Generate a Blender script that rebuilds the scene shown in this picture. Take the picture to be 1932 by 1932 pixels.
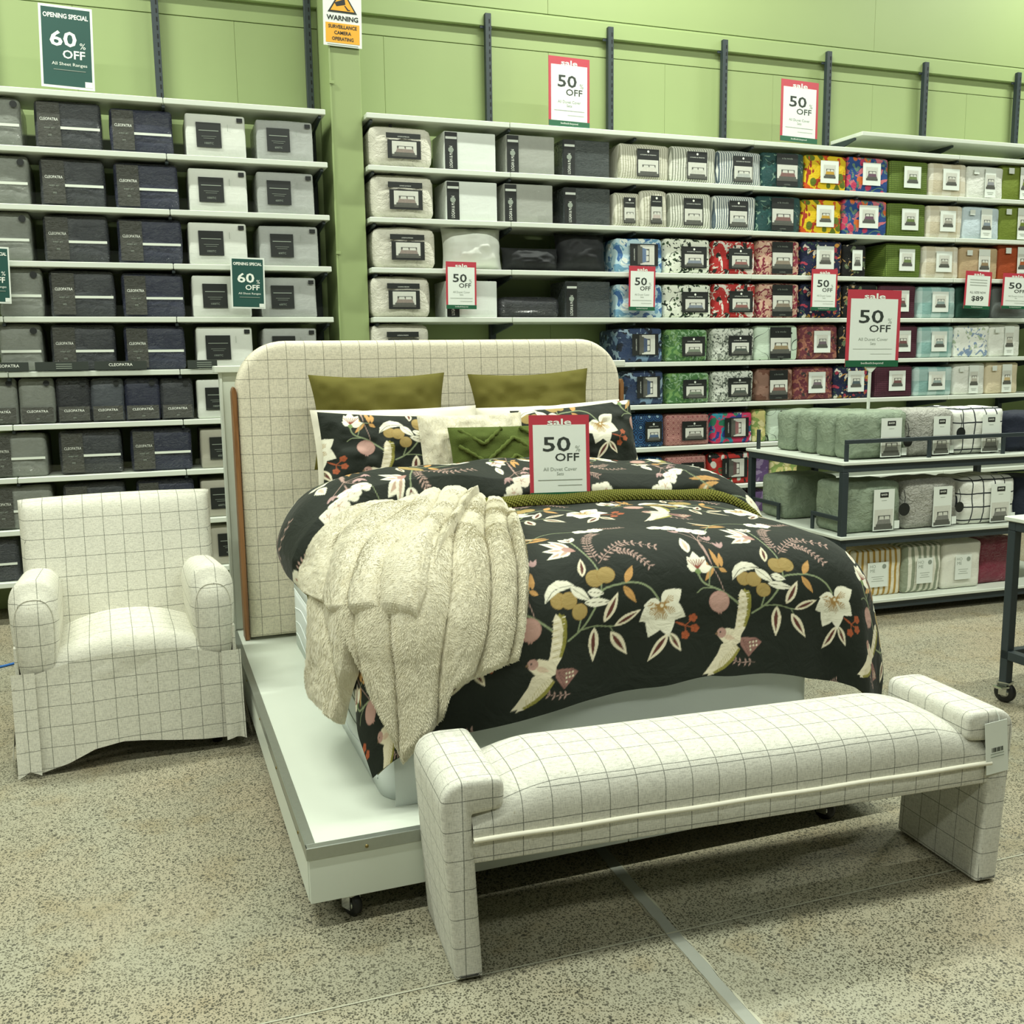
import bpy, math, random
import numpy as np
from mathutils import Vector, Matrix
for o in list(bpy.data.objects): bpy.data.objects.remove(o)
SC=bpy.context.scene; COL=SC.collection
# ---------------- camera ----------------
FPX=1880.0; HC=1.42
PI_,RO_,YW_=math.radians(8.695),math.radians(0.781),math.radians(-20.129)
def cam_rot():
    cy,sy=math.cos(YW_),math.sin(YW_); Rz=np.array([[cy,sy,0],[-sy,cy,0],[0,0,1.]])
    cp,sp=math.cos(PI_),math.sin(PI_)
    r=np.array([1,0,0.]);f=np.array([0,cp,-sp]);d=np.array([0,-sp,-cp])
    cr,sr=math.cos(RO_),math.sin(RO_)
    return np.array([cr*r+sr*d,-sr*r+cr*d,f])@Rz
RC=cam_rot()
cam=bpy.data.cameras.new('camera'); camo=bpy.data.objects.new('camera',cam); COL.objects.link(camo)
cam.sensor_width=36; cam.lens=FPX/1932*36; cam.clip_start=.05; cam.clip_end=100
mw=Matrix.Identity(4)
for i in range(3):
    mw[i][0]=RC[0][i]; mw[i][1]=-RC[1][i]; mw[i][2]=-RC[2][i]
mw[0][3],mw[1][3],mw[2][3]=0,0,HC
camo.matrix_world=mw; SC.camera=camo
def ray(px,py): return RC.T@np.array([(px-966)/FPX,(py-966)/FPX,1.])
def aty(px,py,y): d=ray(px,py); return np.array([0,0,HC])+d*y/d[1]
def atz(px,py,z): d=ray(px,py); return np.array([0,0,HC])+d*(z-HC)/d[2]
# ---------------- light, world, exposure ----------------
SC.view_settings.view_transform='Standard'; SC.view_settings.look='None'
SC.view_settings.gamma=1; SC.view_settings.use_curve_mapping=False
SC.view_settings.exposure=0.06
W=bpy.data.worlds.new('store_ambient'); SC.world=W; W.use_nodes=True
W.node_tree.nodes['Background'].inputs[0].default_value=(.90,1.0,.84,1)
W.node_tree.nodes['Background'].inputs[1].default_value=.07
LCOL=(.945,1.0,.875)
def tube_light(name,x,y,z,lx,power,w=.16,rx=0):
    l=bpy.data.lights.new(name,'AREA'); l.shape='RECTANGLE'; l.size=lx; l.size_y=w; l.energy=power; l.color=LCOL
    o=bpy.data.objects.new(name,l); COL.objects.link(o); o.location=(x,y,z); o.rotation_euler=(rx,0,0); return o
for y,lx,xs,p in ((5.15,1.6,(-5.7,-1.35,3.1,7.5),150),(1.72,3.0,(-4.5,-.6,3.3,7.2),146),(-2.0,3.0,(-4.5,-.6,3.3,7.2),62)):
    for x in xs: tube_light('ceiling_tube',x,y,5.4,lx,p,  .10 if y>1 else .3)
# ---------------- helpers ----------------
def S2L(c): return c/12.92 if c<=.04045 else ((c+.055)/1.055)**2.4
def C(h):
    h=h.lstrip('#'); return tuple(S2L(int(h[i:i+2],16)/255) for i in (0,2,4))+(1,)
def mesh(name,v,f,smooth=True):
    me=bpy.data.meshes.new(name); me.from_pydata([tuple(map(float,p)) for p in v],[],[tuple(map(int,q)) for q in f])
    if smooth: me.polygons.foreach_set('use_smooth',[True]*len(me.polygons))
    me.update(); return me
def gridmesh(name,P,closeu=False,closev=False,smooth=True):
    P=np.asarray(P,float); nu,nv=P.shape[:2]
    iu=np.arange(nu if closeu else nu-1); iv=np.arange(nv if closev else nv-1)
    I,J=np.meshgrid(iu,iv,indexing='ij'); I2=(I+1)%nu; J2=(J+1)%nv
    F=np.stack([I*nv+J,I2*nv+J,I2*nv+J2,I*nv+J2],-1).reshape(-1,4)
    return rawmesh(name,P.reshape(-1,3),F,smooth)
def rawmesh(name,V,F,smooth=True):
    V=np.ascontiguousarray(V,dtype=np.float32); F=np.ascontiguousarray(F,dtype=np.int32); k=F.shape[1]
    me=bpy.data.meshes.new(name); me.vertices.add(len(V)); me.vertices.foreach_set('co',V.ravel())
    me.loops.add(F.size); me.loops.foreach_set('vertex_index',F.ravel())
    me.polygons.add(len(F)); me.polygons.foreach_set('loop_start',np.arange(len(F),dtype=np.int32)*k)
    me.polygons.foreach_set('loop_total',np.full(len(F),k,dtype=np.int32))
    me.polygons.foreach_set('use_smooth',np.full(len(F),smooth))
    me.update(calc_edges=True); me.validate(); return me
def link(name,me,mat=None,parent=None,loc=(0,0,0),rot=(0,0,0),scale=(1,1,1)):
    o=bpy.data.objects.new(name,me); COL.objects.link(o)
    o.location=loc; o.rotation_euler=rot; o.scale=scale
    if parent is not None: o.parent=parent
    if mat is not None and me is not None and len(me.materials)==0:
        for m in (mat if isinstance(mat,(list,tuple)) else [mat]): me.materials.append(m)
    return o
def rel(o): o.location=o.location-o.parent.location; return o
def tag(o,label,cat,group=None):
    o['label']=label; o['category']=cat
    if group: o['group']=group
    return o
def thing(name,label,cat,loc=(0,0,0),rz=0,group=None,rot=None):
    o=bpy.data.objects.new(name,None); COL.objects.link(o); o.location=loc; o.empty_display_size=.05
    o.rotation_euler=rot if rot else (0,0,rz)
    return tag(o,label,cat,group)
def struct(o): o['kind']='structure'; return o
BOXF=[(0,3,2,1),(4,5,6,7),(0,1,5,4),(1,2,6,5),(2,3,7,6),(3,0,4,7)]
def boxv(x0,x1,y0,y1,z0,z1):
    return [(x0,y0,z0),(x1,y0,z0),(x1,y1,z0),(x0,y1,z0),(x0,y0,z1),(x1,y0,z1),(x1,y1,z1),(x0,y1,z1)]
BC={}
def bevelbox(x0,x1,y0,y1,z0,z1,b=.003):
    """box with chamfered edges, centred mesh data shared between equal sizes; returns (mesh, centre)"""
    s=(round(abs(x1-x0),5),round(abs(y1-y0),5),round(abs(z1-z0),5),b); c=((x0+x1)/2,(y0+y1)/2,(z0+z1)/2)
    return s,c
def box(name,x0,x1,y0,y1,z0,z1,mat,parent=None,b=.002,rot=(0,0,0)):
    s,c=bevelbox(x0,x1,y0,y1,z0,z1,b); key=(s,mat.name)
    if key not in BC:
        hx,hy,hz=s[0]/2,s[1]/2,s[2]/2; bb=min(b,hx*.9,hy*.9,hz*.9)
        if bb<=0: BC[key]=mesh(name,boxv(-hx,hx,-hy,hy,-hz,hz),BOXF,False)
        else:
            import bmesh
            bm=bmesh.new(); vs=[bm.verts.new(p) for p in boxv(-hx,hx,-hy,hy,-hz,hz)]
            for f in BOXF: bm.faces.new([vs[i] for i in f])
            bmesh.ops.bevel(bm,geom=list(bm.edges),offset=bb,segments=1,affect='EDGES')
            me=bpy.data.meshes.new(name); bm.to_mesh(me); bm.free(); BC[key]=me
        BC[key].materials.append(mat)
    return link(name,BC[key],None,parent,c,rot)
def vnoise(x,y,seed=0):
    x=np.asarray(x,float);y=np.asarray(y,float)
    rs=np.random.RandomState(seed); T=rs.rand(64,64)*2-1
    xi=np.floor(x).astype(int);yi=np.floor(y).astype(int);fx=x-xi;fy=y-yi
    fx=fx*fx*fx*(fx*(fx*6-15)+10);fy=fy*fy*fy*(fy*(fy*6-15)+10)
    g=lambda i,j:T[i%64,j%64]
    return (g(xi,yi)*(1-fx)+g(xi+1,yi)*fx)*(1-fy)+(g(xi,yi+1)*(1-fx)+g(xi+1,yi+1)*fx)*fy
def softbox(name,w,d,h,r=.02,bulge=.0,noise=.0,seed=0,n=(10,5,8),base=True,taper=0.0,nf=9.0):
    """rounded, slightly swollen and creased box: origin bottom front centre, x right, y back, z up"""
    nx,ny,nz=n; V=[];F=[];idx={}
    def vid(i,j,k):
        key=(i,j,k)
        if key not in idx: idx[key]=len(V); V.append((i/nx,j/ny,k/nz))
        return idx[key]
    for i in range(nx):
        for k in range(nz):
            F.append((vid(i,0,k),vid(i+1,0,k),vid(i+1,0,k+1),vid(i,0,k+1))); F.append((vid(i+1,ny,k),vid(i,ny,k),vid(i,ny,k+1),vid(i+1,ny,k+1)))
    for j in range(ny):
        for k in range(nz):
            F.append((vid(0,j+1,k),vid(0,j,k),vid(0,j,k+1),vid(0,j+1,k+1))); F.append((vid(nx,j,k),vid(nx,j+1,k),vid(nx,j+1,k+1),vid(nx,j,k+1)))
    for i in range(nx):
        for j in range(ny):
            F.append((vid(i,j,nz),vid(i+1,j,nz),vid(i+1,j+1,nz),vid(i,j+1,nz))); F.append((vid(i,j+1,0),vid(i+1,j+1,0),vid(i+1,j,0),vid(i,j,0)))
    U=np.array(V)
    def ease(t,n,L):  # concentrate the end cells at the rounding
        k=t*n; e=min(r*1.0,L*.45)/L
        return np.where(k<=1,k*e,np.where(k>=n-1,1-(n-k)*e,e+(k-1)/(max(n-2,1))*(1-2*e)))
    P=np.stack([(ease(U[:,0],nx,w)-.5)*w,ease(U[:,1],ny,d)*d,ease(U[:,2],nz,h)*h],1)
    lo=np.array([-w/2+r,r,r]);hi=np.array([w/2-r,d-r,h-r]); lo2=np.minimum(lo,(lo+hi)/2);hi2=np.maximum(hi,(lo+hi)/2)
    Q=np.clip(P,lo2,hi2); D=P-Q; L=np.linalg.norm(D,axis=1,keepdims=True); m=np.abs(D).max(1,keepdims=True)
    P=np.where(L>1e-9,Q+D/np.maximum(L,1e-9)*np.minimum(m,r),P)
    fx=1-(2*U[:,0]-1)**2; fz=1-(2*U[:,2]-1)**2; fy=1-(2*U[:,1]-1)**2
    ctr=np.array([0,d/2,h/2])
    P[:,1]+=np.where(U[:,1]<.5,-1,1)*bulge*fx*fz*np.abs(2*U[:,1]-1)
    P[:,0]+=np.sign(U[:,0]-.5)*bulge*.6*fy*fz*(np.abs(2*U[:,0]-1)>.99)
    P[:,2]+=bulge*.7*fx*fy*(U[:,2]>.99)
    if noise:
        n1=vnoise(P[:,0]*nf+P[:,1]*7+seed*3.1,P[:,2]*nf+P[:,1]*5+seed*1.7,seed); n2=vnoise(P[:,0]*nf*2.3+seed,P[:,2]*nf*2+P[:,1]*9,seed+1)
        P[:,1]+=noise*(n1+.5*n2); P[:,0]+=noise*.8*vnoise(P[:,2]*nf+seed,P[:,1]*nf,seed+2); P[:,2]+=noise*.8*vnoise(P[:,0]*nf+seed,P[:,1]*nf+3,seed+3)*(U[:,2]>.3)
    if taper: P[:,0]*=1-taper*U[:,2]
    P[:,2]-=P[:,2].min()
    return rawmesh(name,P,np.array(F))
def tube(name,pts,r,mat,parent=None,n=8,closed=False,label=None):
    P=np.array(pts,float); m=len(P); rr=np.full(m,r) if np.isscalar(r) else np.array(r)
    T=np.gradient(P,axis=0); T/=np.linalg.norm(T,axis=1,keepdims=True)+1e-12
    up=np.array([0,0,1.]) if abs(T[0][2])<.9 else np.array([1.,0,0]); G=np.zeros((m,n,3))
    for i in range(m):
        a=np.cross(T[i],up); a/=np.linalg.norm(a)+1e-12; b=np.cross(a,T[i]); up=b
        for k in range(n):
            t=2*math.pi*k/n; G[i,k]=P[i]+rr[i]*(math.cos(t)*a+math.sin(t)*b)
    me=gridmesh(name,G,closev=True)
    # caps
    return link(name,me,mat,parent)
def lathe(name,prof,mat,parent=None,n=20,loc=(0,0,0),rot=(0,0,0)):
    G=np.array([[(r*math.cos(2*math.pi*k/n),r*math.sin(2*math.pi*k/n),z) for k in range(n)] for r,z in prof])
    return link(name,gridmesh(name,G,closev=True),mat,parent,loc,rot)
def fixn(o):
    import bmesh
    bm=bmesh.new(); bm.from_mesh(o.data); bmesh.ops.recalc_face_normals(bm,faces=bm.faces); bm.to_mesh(o.data); bm.free(); return o
def poly_extrude(name,pts,y0,y1,mat,parent=None,smooth=False,loc=(0,0,0),rot=(0,0,0)):
    """outline in x,z extruded from y0 to y1"""
    n=len(pts); v=[(x,y0,z) for x,z in pts]+[(x,y1,z) for x,z in pts]
    f=[tuple(range(n)),tuple(range(2*n-1,n-1,-1))]+[((i+1)%n,i,i+n,(i+1)%n+n) for i in range(n)]
    return link(name,mesh(name,v,f,smooth),mat,parent,loc,rot)
# text ---------------------------------------------------------------
TX={}
def textmesh(s,bold):
    k=(s,bold)
    if k not in TX:
        c=bpy.data.curves.new('lettering','FONT'); c.body=s; c.size=1; c.offset=bold; c.resolution_u=2; c.align_x='CENTER'
        o=bpy.data.objects.new('tmp_text',c); COL.objects.link(o)
        me=bpy.data.meshes.new_from_object(o); bpy.data.objects.remove(o); bpy.data.curves.remove(c)
        n=len(me.vertices); co=np.zeros(n*3,np.float32); me.vertices.foreach_get('co',co); co=co.reshape(-1,3)
        mn,mx=co.min(0),co.max(0); co-=(mn+mx)/2; me.vertices.foreach_set('co',co.ravel()); me.update()
        me.materials.clear(); TX[k]=(me,mx[0]-mn[0],mx[1]-mn[1])
    return TX[k]
TXM={}
def lettering(parent,s,x,z,h,mat,y=-.001,w=None,bold=0.0,ang=0.0):
    """flat print on a face that looks towards -y; h = cap height, optional width w"""
    me,mw_,mh=textmesh(s,bold); key=(s,bold,mat.name)
    if key not in TXM:
        m2=me.copy(); m2.materials.append(mat); TXM[key]=m2
    sy=h/mh; sx=(w/mw_) if w else sy
    o=link('lettering',TXM[key],None,parent,(x,y,z)); o.rotation_euler=(math.pi/2,-ang,0); o.scale=(sx,sy,1); return o
def flat(name,parent,x0,x1,z0,z1,y,mat,t=.0012):
    return box(name,x0,x1,y-t,y,z0,z1,mat,parent,b=0)
# node helpers ---------------------------------------------------------
def mk(name):
    m=bpy.data.materials.new(name); m.use_nodes=True; nt=m.node_tree; return m,nt,nt.nodes['Principled BSDF']
def put(nt,sock,v):
    if isinstance(v,bpy.types.NodeSocket): nt.links.new(v,sock)
    elif v is not None:
        if hasattr(sock.default_value,'__len__') and not hasattr(v,'__len__'): sock.default_value=[v]*len(sock.default_value)
        else: sock.default_value=v
def nd(nt,t,ins={},out=0,**props):
    n=nt.nodes.new(t)
    for k,v in props.items(): setattr(n,k,v)
    for k,v in ins.items(): put(nt,n.inputs[k],v)
    return n.outputs[out]
def mt(nt,op,a,b=None,c=None,clamp=False):
    n=nt.nodes.new('ShaderNodeMath'); n.operation=op; n.use_clamp=clamp
    for i,v in enumerate((a,b,c)):
        if v is not None: put(nt,n.inputs[i],v)
    return n.outputs[0]
def mixc(nt,f,a,b,blend='MIX'):
    n=nt.nodes.new('ShaderNodeMix'); n.data_type='RGBA'; n.blend_type=blend
    put(nt,n.inputs[0],f); put(nt,n.inputs[6],a); put(nt,n.inputs[7],b); return n.outputs[2]
def objco(nt,out='Object'): 
    n=nt.nodes.new('ShaderNodeTexCoord'); return n.outputs[out]
def mapv(nt,v,scale=(1,1,1),loc=(0,0,0),rot=(0,0,0)):
    n=nt.nodes.new('ShaderNodeMapping'); put(nt,n.inputs['Vector'],v); n.inputs['Scale'].default_value=scale; n.inputs['Location'].default_value=loc; n.inputs['Rotation'].default_value=rot; return n.outputs[0]
def noise(nt,v,scale,detail=2,rough=.5,dist=0,out='Fac'):
    n=nt.nodes.new('ShaderNodeTexNoise'); put(nt,n.inputs['Vector'],v); n.inputs['Scale'].default_value=scale; n.inputs['Detail'].default_value=detail; n.inputs['Roughness'].default_value=rough; n.inputs['Distortion'].default_value=dist; return n.outputs[out]
def voro(nt,v,scale,feature='F1',rnd=1.0,out='Distance'):
    n=nt.nodes.new('ShaderNodeTexVoronoi'); n.feature=feature; put(nt,n.inputs['Vector'],v); n.inputs['Scale'].default_value=scale; n.inputs['Randomness'].default_value=rnd; return n.outputs[out]
def bump(nt,h,strength,dist=.01,normal=None):
    n=nt.nodes.new('ShaderNodeBump'); put(nt,n.inputs['Height'],h); n.inputs['Strength'].default_value=strength; n.inputs['Distance'].default_value=dist
    if normal is not None: put(nt,n.inputs['Normal'],normal)
    return n.outputs[0]
def sstep(nt,v,a,b):
    n=nt.nodes.new('ShaderNodeMapRange'); n.interpolation_type='SMOOTHSTEP'; put(nt,n.inputs[0],v); put(nt,n.inputs[1],a); put(nt,n.inputs[2],b); return n.outputs[0]
MC={}
def plain(name,col,rough=.6,var=.06,nscale=30,bmp=.0,bscale=200,metal=0,spec=.5,sheen=0):
    if name in MC: return MC[name]
    m,nt,b=mk(name); c=C(col) if isinstance(col,str) else col
    co=objco(nt); f=noise(nt,co,nscale,3)
    dark=tuple(x*(1-var) for x in c[:3])+(1,); lite=tuple(min(1,x*(1+var)) for x in c[:3])+(1,)
    put(nt,b.inputs['Base Color'],mixc(nt,f,dark,lite)); b.inputs['Roughness'].default_value=rough; b.inputs['Metallic'].default_value=metal
    b.inputs['Specular IOR Level'].default_value=spec
    if sheen: b.inputs['Sheen Weight'].default_value=sheen
    if bmp: put(nt,b.inputs['Normal'],bump(nt,noise(nt,co,bscale,2),bmp,.002))
    MC[name]=m; return m
def wrap_coat(nt,b,amount=1.0,rough=.12,scale=16,strength=.55):
    """clear crinkled film over the pack"""
    co=objco(nt); n=noise(nt,mapv(nt,co,(1,1,1.6)),scale,3,.55,1.6)
    put(nt,b.inputs['Coat Weight'],amount); put(nt,b.inputs['Coat Roughness'],rough)
    put(nt,b.inputs['Coat Normal'],bump(nt,n,strength,.09))
# ---- checked upholstery: pinstripe squares woven at a fixed pitch
def check_fabric(name,pitch=.072,lw=.0011,off=(0,0,0),base='#d6d2bd',line='#53554a'):
    m,nt,b=mk(name); tc=nt.nodes.new('ShaderNodeTexCoord'); co=tc.outputs['Object']; no=tc.outputs['Normal']
    s=nd(nt,'ShaderNodeSeparateXYZ',{0:co},0).node; sn=nd(nt,'ShaderNodeSeparateXYZ',{0:no},0).node
    wob=mt(nt,'MULTIPLY',mt(nt,'SUBTRACT',noise(nt,co,5,2),.5),.006)
    fine=noise(nt,co,260,1); lines=[]
    for i in range(3):
        n2=mt(nt,'SUBTRACT',1.0,mt(nt,'MULTIPLY',sn.outputs[i],sn.outputs[i])); q=mt(nt,'SQRT',mt(nt,'MAXIMUM',n2,.01))
        p=mt(nt,'ADD',mt(nt,'ADD',s.outputs[i],wob),off[i]+100*pitch)
        d=mt(nt,'ABSOLUTE',mt(nt,'SUBTRACT',mt(nt,'FRACT',mt(nt,'DIVIDE',p,pitch)),.5))
        d=mt(nt,'DIVIDE',mt(nt,'MULTIPLY',d,pitch),q)
        ln=mt(nt,'SUBTRACT',1.0,sstep(nt,d,lw*.55,lw*1.5))
        lines.append(mt(nt,'MULTIPLY',ln,mt(nt,'GREATER_THAN',n2,.5)))
    k=mt(nt,'MAXIMUM',mt(nt,'MAXIMUM',lines[0],lines[1]),lines[2])
    k=mt(nt,'MULTIPLY',k,mt(nt,'ADD',.45,mt(nt,'MULTIPLY',fine,.7)))
    c=C(base); w1=noise(nt,mapv(nt,co,(60,60,500)),1,2,.7); w2=noise(nt,mapv(nt,co,(500,500,70)),1,2,.7)
    wv=mt(nt,'ADD',mt(nt,'MULTIPLY',w1,.5),mt(nt,'MULTIPLY',w2,.5))
    f=sstep(nt,wv,.30,.62)
    basec=mixc(nt,f,tuple(x*.70 for x in c[:3])+(1,),tuple(min(1,x*1.10) for x in c[:3])+(1,))
    fl=sstep(nt,noise(nt,co,120,1),.70,.76); basec=mixc(nt,mt(nt,'MULTIPLY',fl,.35),basec,C('#8f7f5c'))
    put(nt,b.inputs['Base Color'],mixc(nt,k,basec,C(line))); b.inputs['Roughness'].default_value=.85; b.inputs['Specular IOR Level'].default_value=.2
    put(nt,b.inputs['Normal'],bump(nt,wv,.25,.0015))
    return m
# ================= materials of the place =================
M_wall=plain('green_wall_paint','#8f9f6a',.55,.03,3,.05,300)
M_rail=plain('green_rail_paint','#8fa06a',.5,.03,3)
M_post=plain('charcoal_steel','#2b3538',.5,.08,20,.05,400)
M_dark=plain('black_slot','#0a0c0b',.8)
M_white=plain('white_laminate','#d2d8cb',.35,.02,8)
M_metal=plain('brushed_aluminium','#a9aea6',.38,.08,60,.1,300,metal=.85)
M_chrome=plain('chrome','#c9cdc8',.15,.02,10,metal=1)
M_rubber=plain('black_rubber','#121413',.45)
M_black=plain('black_print','#161a17',.5,.04)
M_ink=plain('dark_ink','#2c332d',.6,.03)
M_grey_ink=plain('grey_ink','#8b9488',.6,.03)
M_paper=plain('white_paper','#dde3da',.55,.02)
M_red=plain('sign_red','#b53a47',.4,.03)
M_green=plain('sign_green','#1f5a3c',.4,.03)
M_teal=plain('sign_teal','#10463d',.55,.04)
M_yellow=plain('sign_yellow','#e2a21f',.4,.03)
M_wtext=plain('white_print','#e6eadf',.5,.02)
M_wood=None
def clear_mat(name,fac=.10,rough=.05,tint=(1,1,1,1)):
    m=bpy.data.materials.new(name); m.use_nodes=True; nt=m.node_tree; nt.nodes.clear()
    o=nt.nodes.new('ShaderNodeOutputMaterial'); mx=nt.nodes.new('ShaderNodeMixShader'); t=nt.nodes.new('ShaderNodeBsdfTransparent'); g=nt.nodes.new('ShaderNodeBsdfGlossy')
    t.inputs[0].default_value=tint; g.inputs['Roughness'].default_value=rough; mx.inputs[0].default_value=fac
    nt.links.new(t.outputs[0],mx.inputs[1]); nt.links.new(g.outputs[0],mx.inputs[2]); nt.links.new(mx.outputs[0],o.inputs[0]); return m
M_clear=clear_mat('clear_acrylic',.045,.15)
def wood_mat():
    m,nt,b=mk('honey_wood'); co=objco(nt); w=noise(nt,mapv(nt,co,(40,40,2.5)),1,4,.6,1.2)
    put(nt,b.inputs['Base Color'],mixc(nt,sstep(nt,w,.3,.7),C('#6a4526'),C('#94683e'))); b.inputs['Roughness'].default_value=.4; return m
M_wood=wood_mat()
def floor_mat():
    m,nt,b=mk('polished_aggregate_concrete'); co=objco(nt)
    big=noise(nt,co,.9,4,.6); mid=noise(nt,co,5,3,.6); fine=noise(nt,co,160,2)
    base=mixc(nt,sstep(nt,big,.35,.65),C('#9d9b87'),C('#a49980'))
    base=mixc(nt,mt(nt,'MULTIPLY',sstep(nt,mid,.5,.72),.5),base,C('#8f7f5c'))
    base=mixc(nt,mt(nt,'MULTIPLY',fine,.28),base,C('#777662'))
    warp=nd(nt,'ShaderNodeVectorMath',{0:co,1:nd(nt,'ShaderNodeVectorMath',{0:noise(nt,co,70,2,out='Color'),'Scale':.006},operation='SCALE')},operation='ADD')
    def stones(scale,thr0,thr1,dens):
        v=nt.nodes.new('ShaderNodeTexVoronoi'); put(nt,v.inputs['Vector'],warp); v.inputs['Scale'].default_value=scale
        r=nd(nt,'ShaderNodeSeparateColor',{0:v.outputs['Color']},0).node
        thr=mt(nt,'ADD',thr0,mt(nt,'MULTIPLY',r.outputs[0],thr1-thr0))
        k=mt(nt,'SUBTRACT',1.0,sstep(nt,mt(nt,'SUBTRACT',v.outputs['Distance'],thr),-.06,.06))
        return mt(nt,'MULTIPLY',k,mt(nt,'LESS_THAN',r.outputs[1],dens)),r.outputs[2]
    k1,c1=stones(178,.26,.56,.82); k2,c2=stones(78,.15,.42,.24); k3,c3=stones(290,.24,.52,.7)
    d1=mixc(nt,c1,C('#242319'),C('#504d3b')); d2=mixc(nt,c2,C('#33322a'),C('#4c4a3c'))
    dens=sstep(nt,noise(nt,co,2.2,3),.2,.6)
    base=mixc(nt,mt(nt,'MULTIPLY',k3,.55),base,C('#5d5a46'))
    base=mixc(nt,mt(nt,'MULTIPLY',k1,mt(nt,'ADD',.55,mt(nt,'MULTIPLY',dens,.4))),base,d1)
    base=mixc(nt,mt(nt,'MULTIPLY',k2,.85),base,d2)
    put(nt,b.inputs['Base Color'],base); put(nt,b.inputs['Roughness'],mt(nt,'ADD',.42,mt(nt,'MULTIPLY',mid,.2))); b.inputs['Specular IOR Level'].default_value=.35
    return m
M_floor=floor_mat()
# ================= setting =================
struct(link('floor',mesh('floor',[(-9,-7,0),(14,-7,0),(14,7.0,0),(-9,7.0,0)],[(0,1,2,3)],False),M_floor))
YR=6.0; YW=6.44
wb=struct(box('wall_back',-6,13,YW+.02,YW+.16,0,4.6,plain('green_wall_gap','#6f8a45',.6),b=0))
ux=[-2.42,-1.55,-.67,.208,1.087,2.222,3.088,3.972,4.848,5.736,6.653,7.55,8.45]
edges=[-6,-3.3]+[-2.42,-1.11,-.23,.65,1.55,2.66,3.53,4.41,5.29,6.19,7.1,8.0]+[13]
for k in range(len(edges)-1):
    rel(box('panel',edges[k]+.0005,edges[k+1]-.0005,YW,YW+.02,0,3.42,M_wall,wb,b=.0015))
for x0,x1 in ((-6,.65),(.65,2.66),(2.66,5.29),(5.29,8.0),(8.0,13)):
    rel(box('panel',x0+.0007,x1-.0007,YW+.003,YW+.02,3.66,4.6,M_wall,wb,b=.0015))
zt=aty(917,52,YW)[2]; zt2=aty(917,24,YW)[2]
tr=struct(box('trim_1',-6,13,YW-.034,YW,zt,zt2+.01,M_rail,b=.003))
rel(box('panel',-6,13,YW+.002,YW+.02,3.425,3.655,M_wall,wb,b=.0015))
cx0=aty(629,300,6.06)[0]; cx1=aty(686,300,6.06)[0]
col=struct(box('wall_column',cx0,cx1,6.06,YW,0,4.6,M_wall,b=.004))
rel(box('cover_strip',cx0-.006,cx0+.004,6.052,6.062,0,4.6,M_rail,col,b=.001))
for zc in (3.02,2.06): rel(box('strip_clip',cx0-.008,cx0+.02,6.046,6.054,zc-.008,zc+.008,M_rail,col,b=.001))
# floor joints: filled saw cut running away from the camera, and a hairline cut across it
def strip(name,p,q,w0,w1,mat,seed,z=.0012,n=60):
    p=np.array(p);q=np.array(q); t=np.linspace(0,1,n); d=(q-p)/np.linalg.norm(q-p); nrm=np.array([-d[1],d[0]])
    L=[];
    for i,s in enumerate(t):
        c=p+(q-p)*s; a=w0*(1+.22*float(vnoise(s*37,1.3,seed))); b_=w1*(1+.22*float(vnoise(s*41,7.7,seed+1)))
        L.append([(c[0]-nrm[0]*a,c[1]-nrm[1]*a,z),(c[0]+nrm[0]*b_,c[1]+nrm[1]*b_,z)])
    return struct(link(name,gridmesh(name,np.array(L),smooth=False),mat))
M_fill=plain('grey_joint_filler','#8d9085',.6,.10,14,.2,120)
M_hair=plain('pale_saw_cut','#a9a893',.7,.1,40)
M_crack=plain('crumbled_edge','#7d7a66',.8,.25,60)
pa=atz(1165,1640,0)[:2]; pb=atz(1420,1932,0)[:2]; dd=pb-pa
strip('trim_2',pa-dd*1.2,pb+dd*1.0,.017,.017,M_fill,3)
strip('trim_3',pa-dd*.2,pb+dd*1.0,-.0165,.0195,M_hair,5,.0016,200)
strip('trim_4',pa-dd*.2,pb+dd*1.0,.0225,-.017,M_crack,6,.0016,200)
pc=atz(730,1880,0)[:2]; pd=atz(1700,1664,0)[:2]; e=pd-pc
strip('trim_5',pc-e*.8,pd+e*.9,.0028,.0028,M_hair,8,.0014)
# ================= wall racks =================
SZ=[2.856,2.563,2.267,1.975,1.683,1.391,1.106,.818,.53,.242]
def upright(parent,x,z1,slots=(1.2,3.5)):
    u=box('upright',x-.02,x+.02,YW-.062,YW-.024,0,z1,M_post,parent,b=.002)
    return u
SLOT=None
def slots(parent,x,z0,z1):
    z=z0
    while z<z1:
        box('slot',x+.004,x+.011,YW-.0632,YW-.0615,z,z+.024,M_dark,parent,b=0); z+=.046
def bracket(parent,x,z,depth=.36):
    yb=YW-.06; pts=[(yb,z-.034),(yb-depth,z-.034),(yb-depth,z-.048),(yb-.10,z-.085),(yb,z-.10)]
    n=len(pts); v=[(x-.008,y,zz) for y,zz in pts]+[(x+.008,y,zz) for y,zz in pts]
    f=[tuple(range(n)),tuple(range(2*n-1,n-1,-1))]+[((i+1)%n,i,i+n,(i+1)%n+n) for i in range(n)]
    link('bracket',mesh('bracket',v,f,False),M_post,parent)
rackL=thing('shelf_rack','white shelf rack of folded sheet sets on the green wall, left of the column','shelving',(0,0,0))
rackR=thing('shelf_rack','long white shelf rack of duvet cover sets on the green wall, right of column','shelving',(0,0,0))
xl1=aty(614,208,YR)[0]; xr0=aty(691,216,YR)[0]
for x in (-1.55,-.67,.208,1.075):
    upright(rackL,x,3.95 if x>0 else 3.95); 
    if x>0: slots(rackL,x,2.9,3.9)
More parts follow.
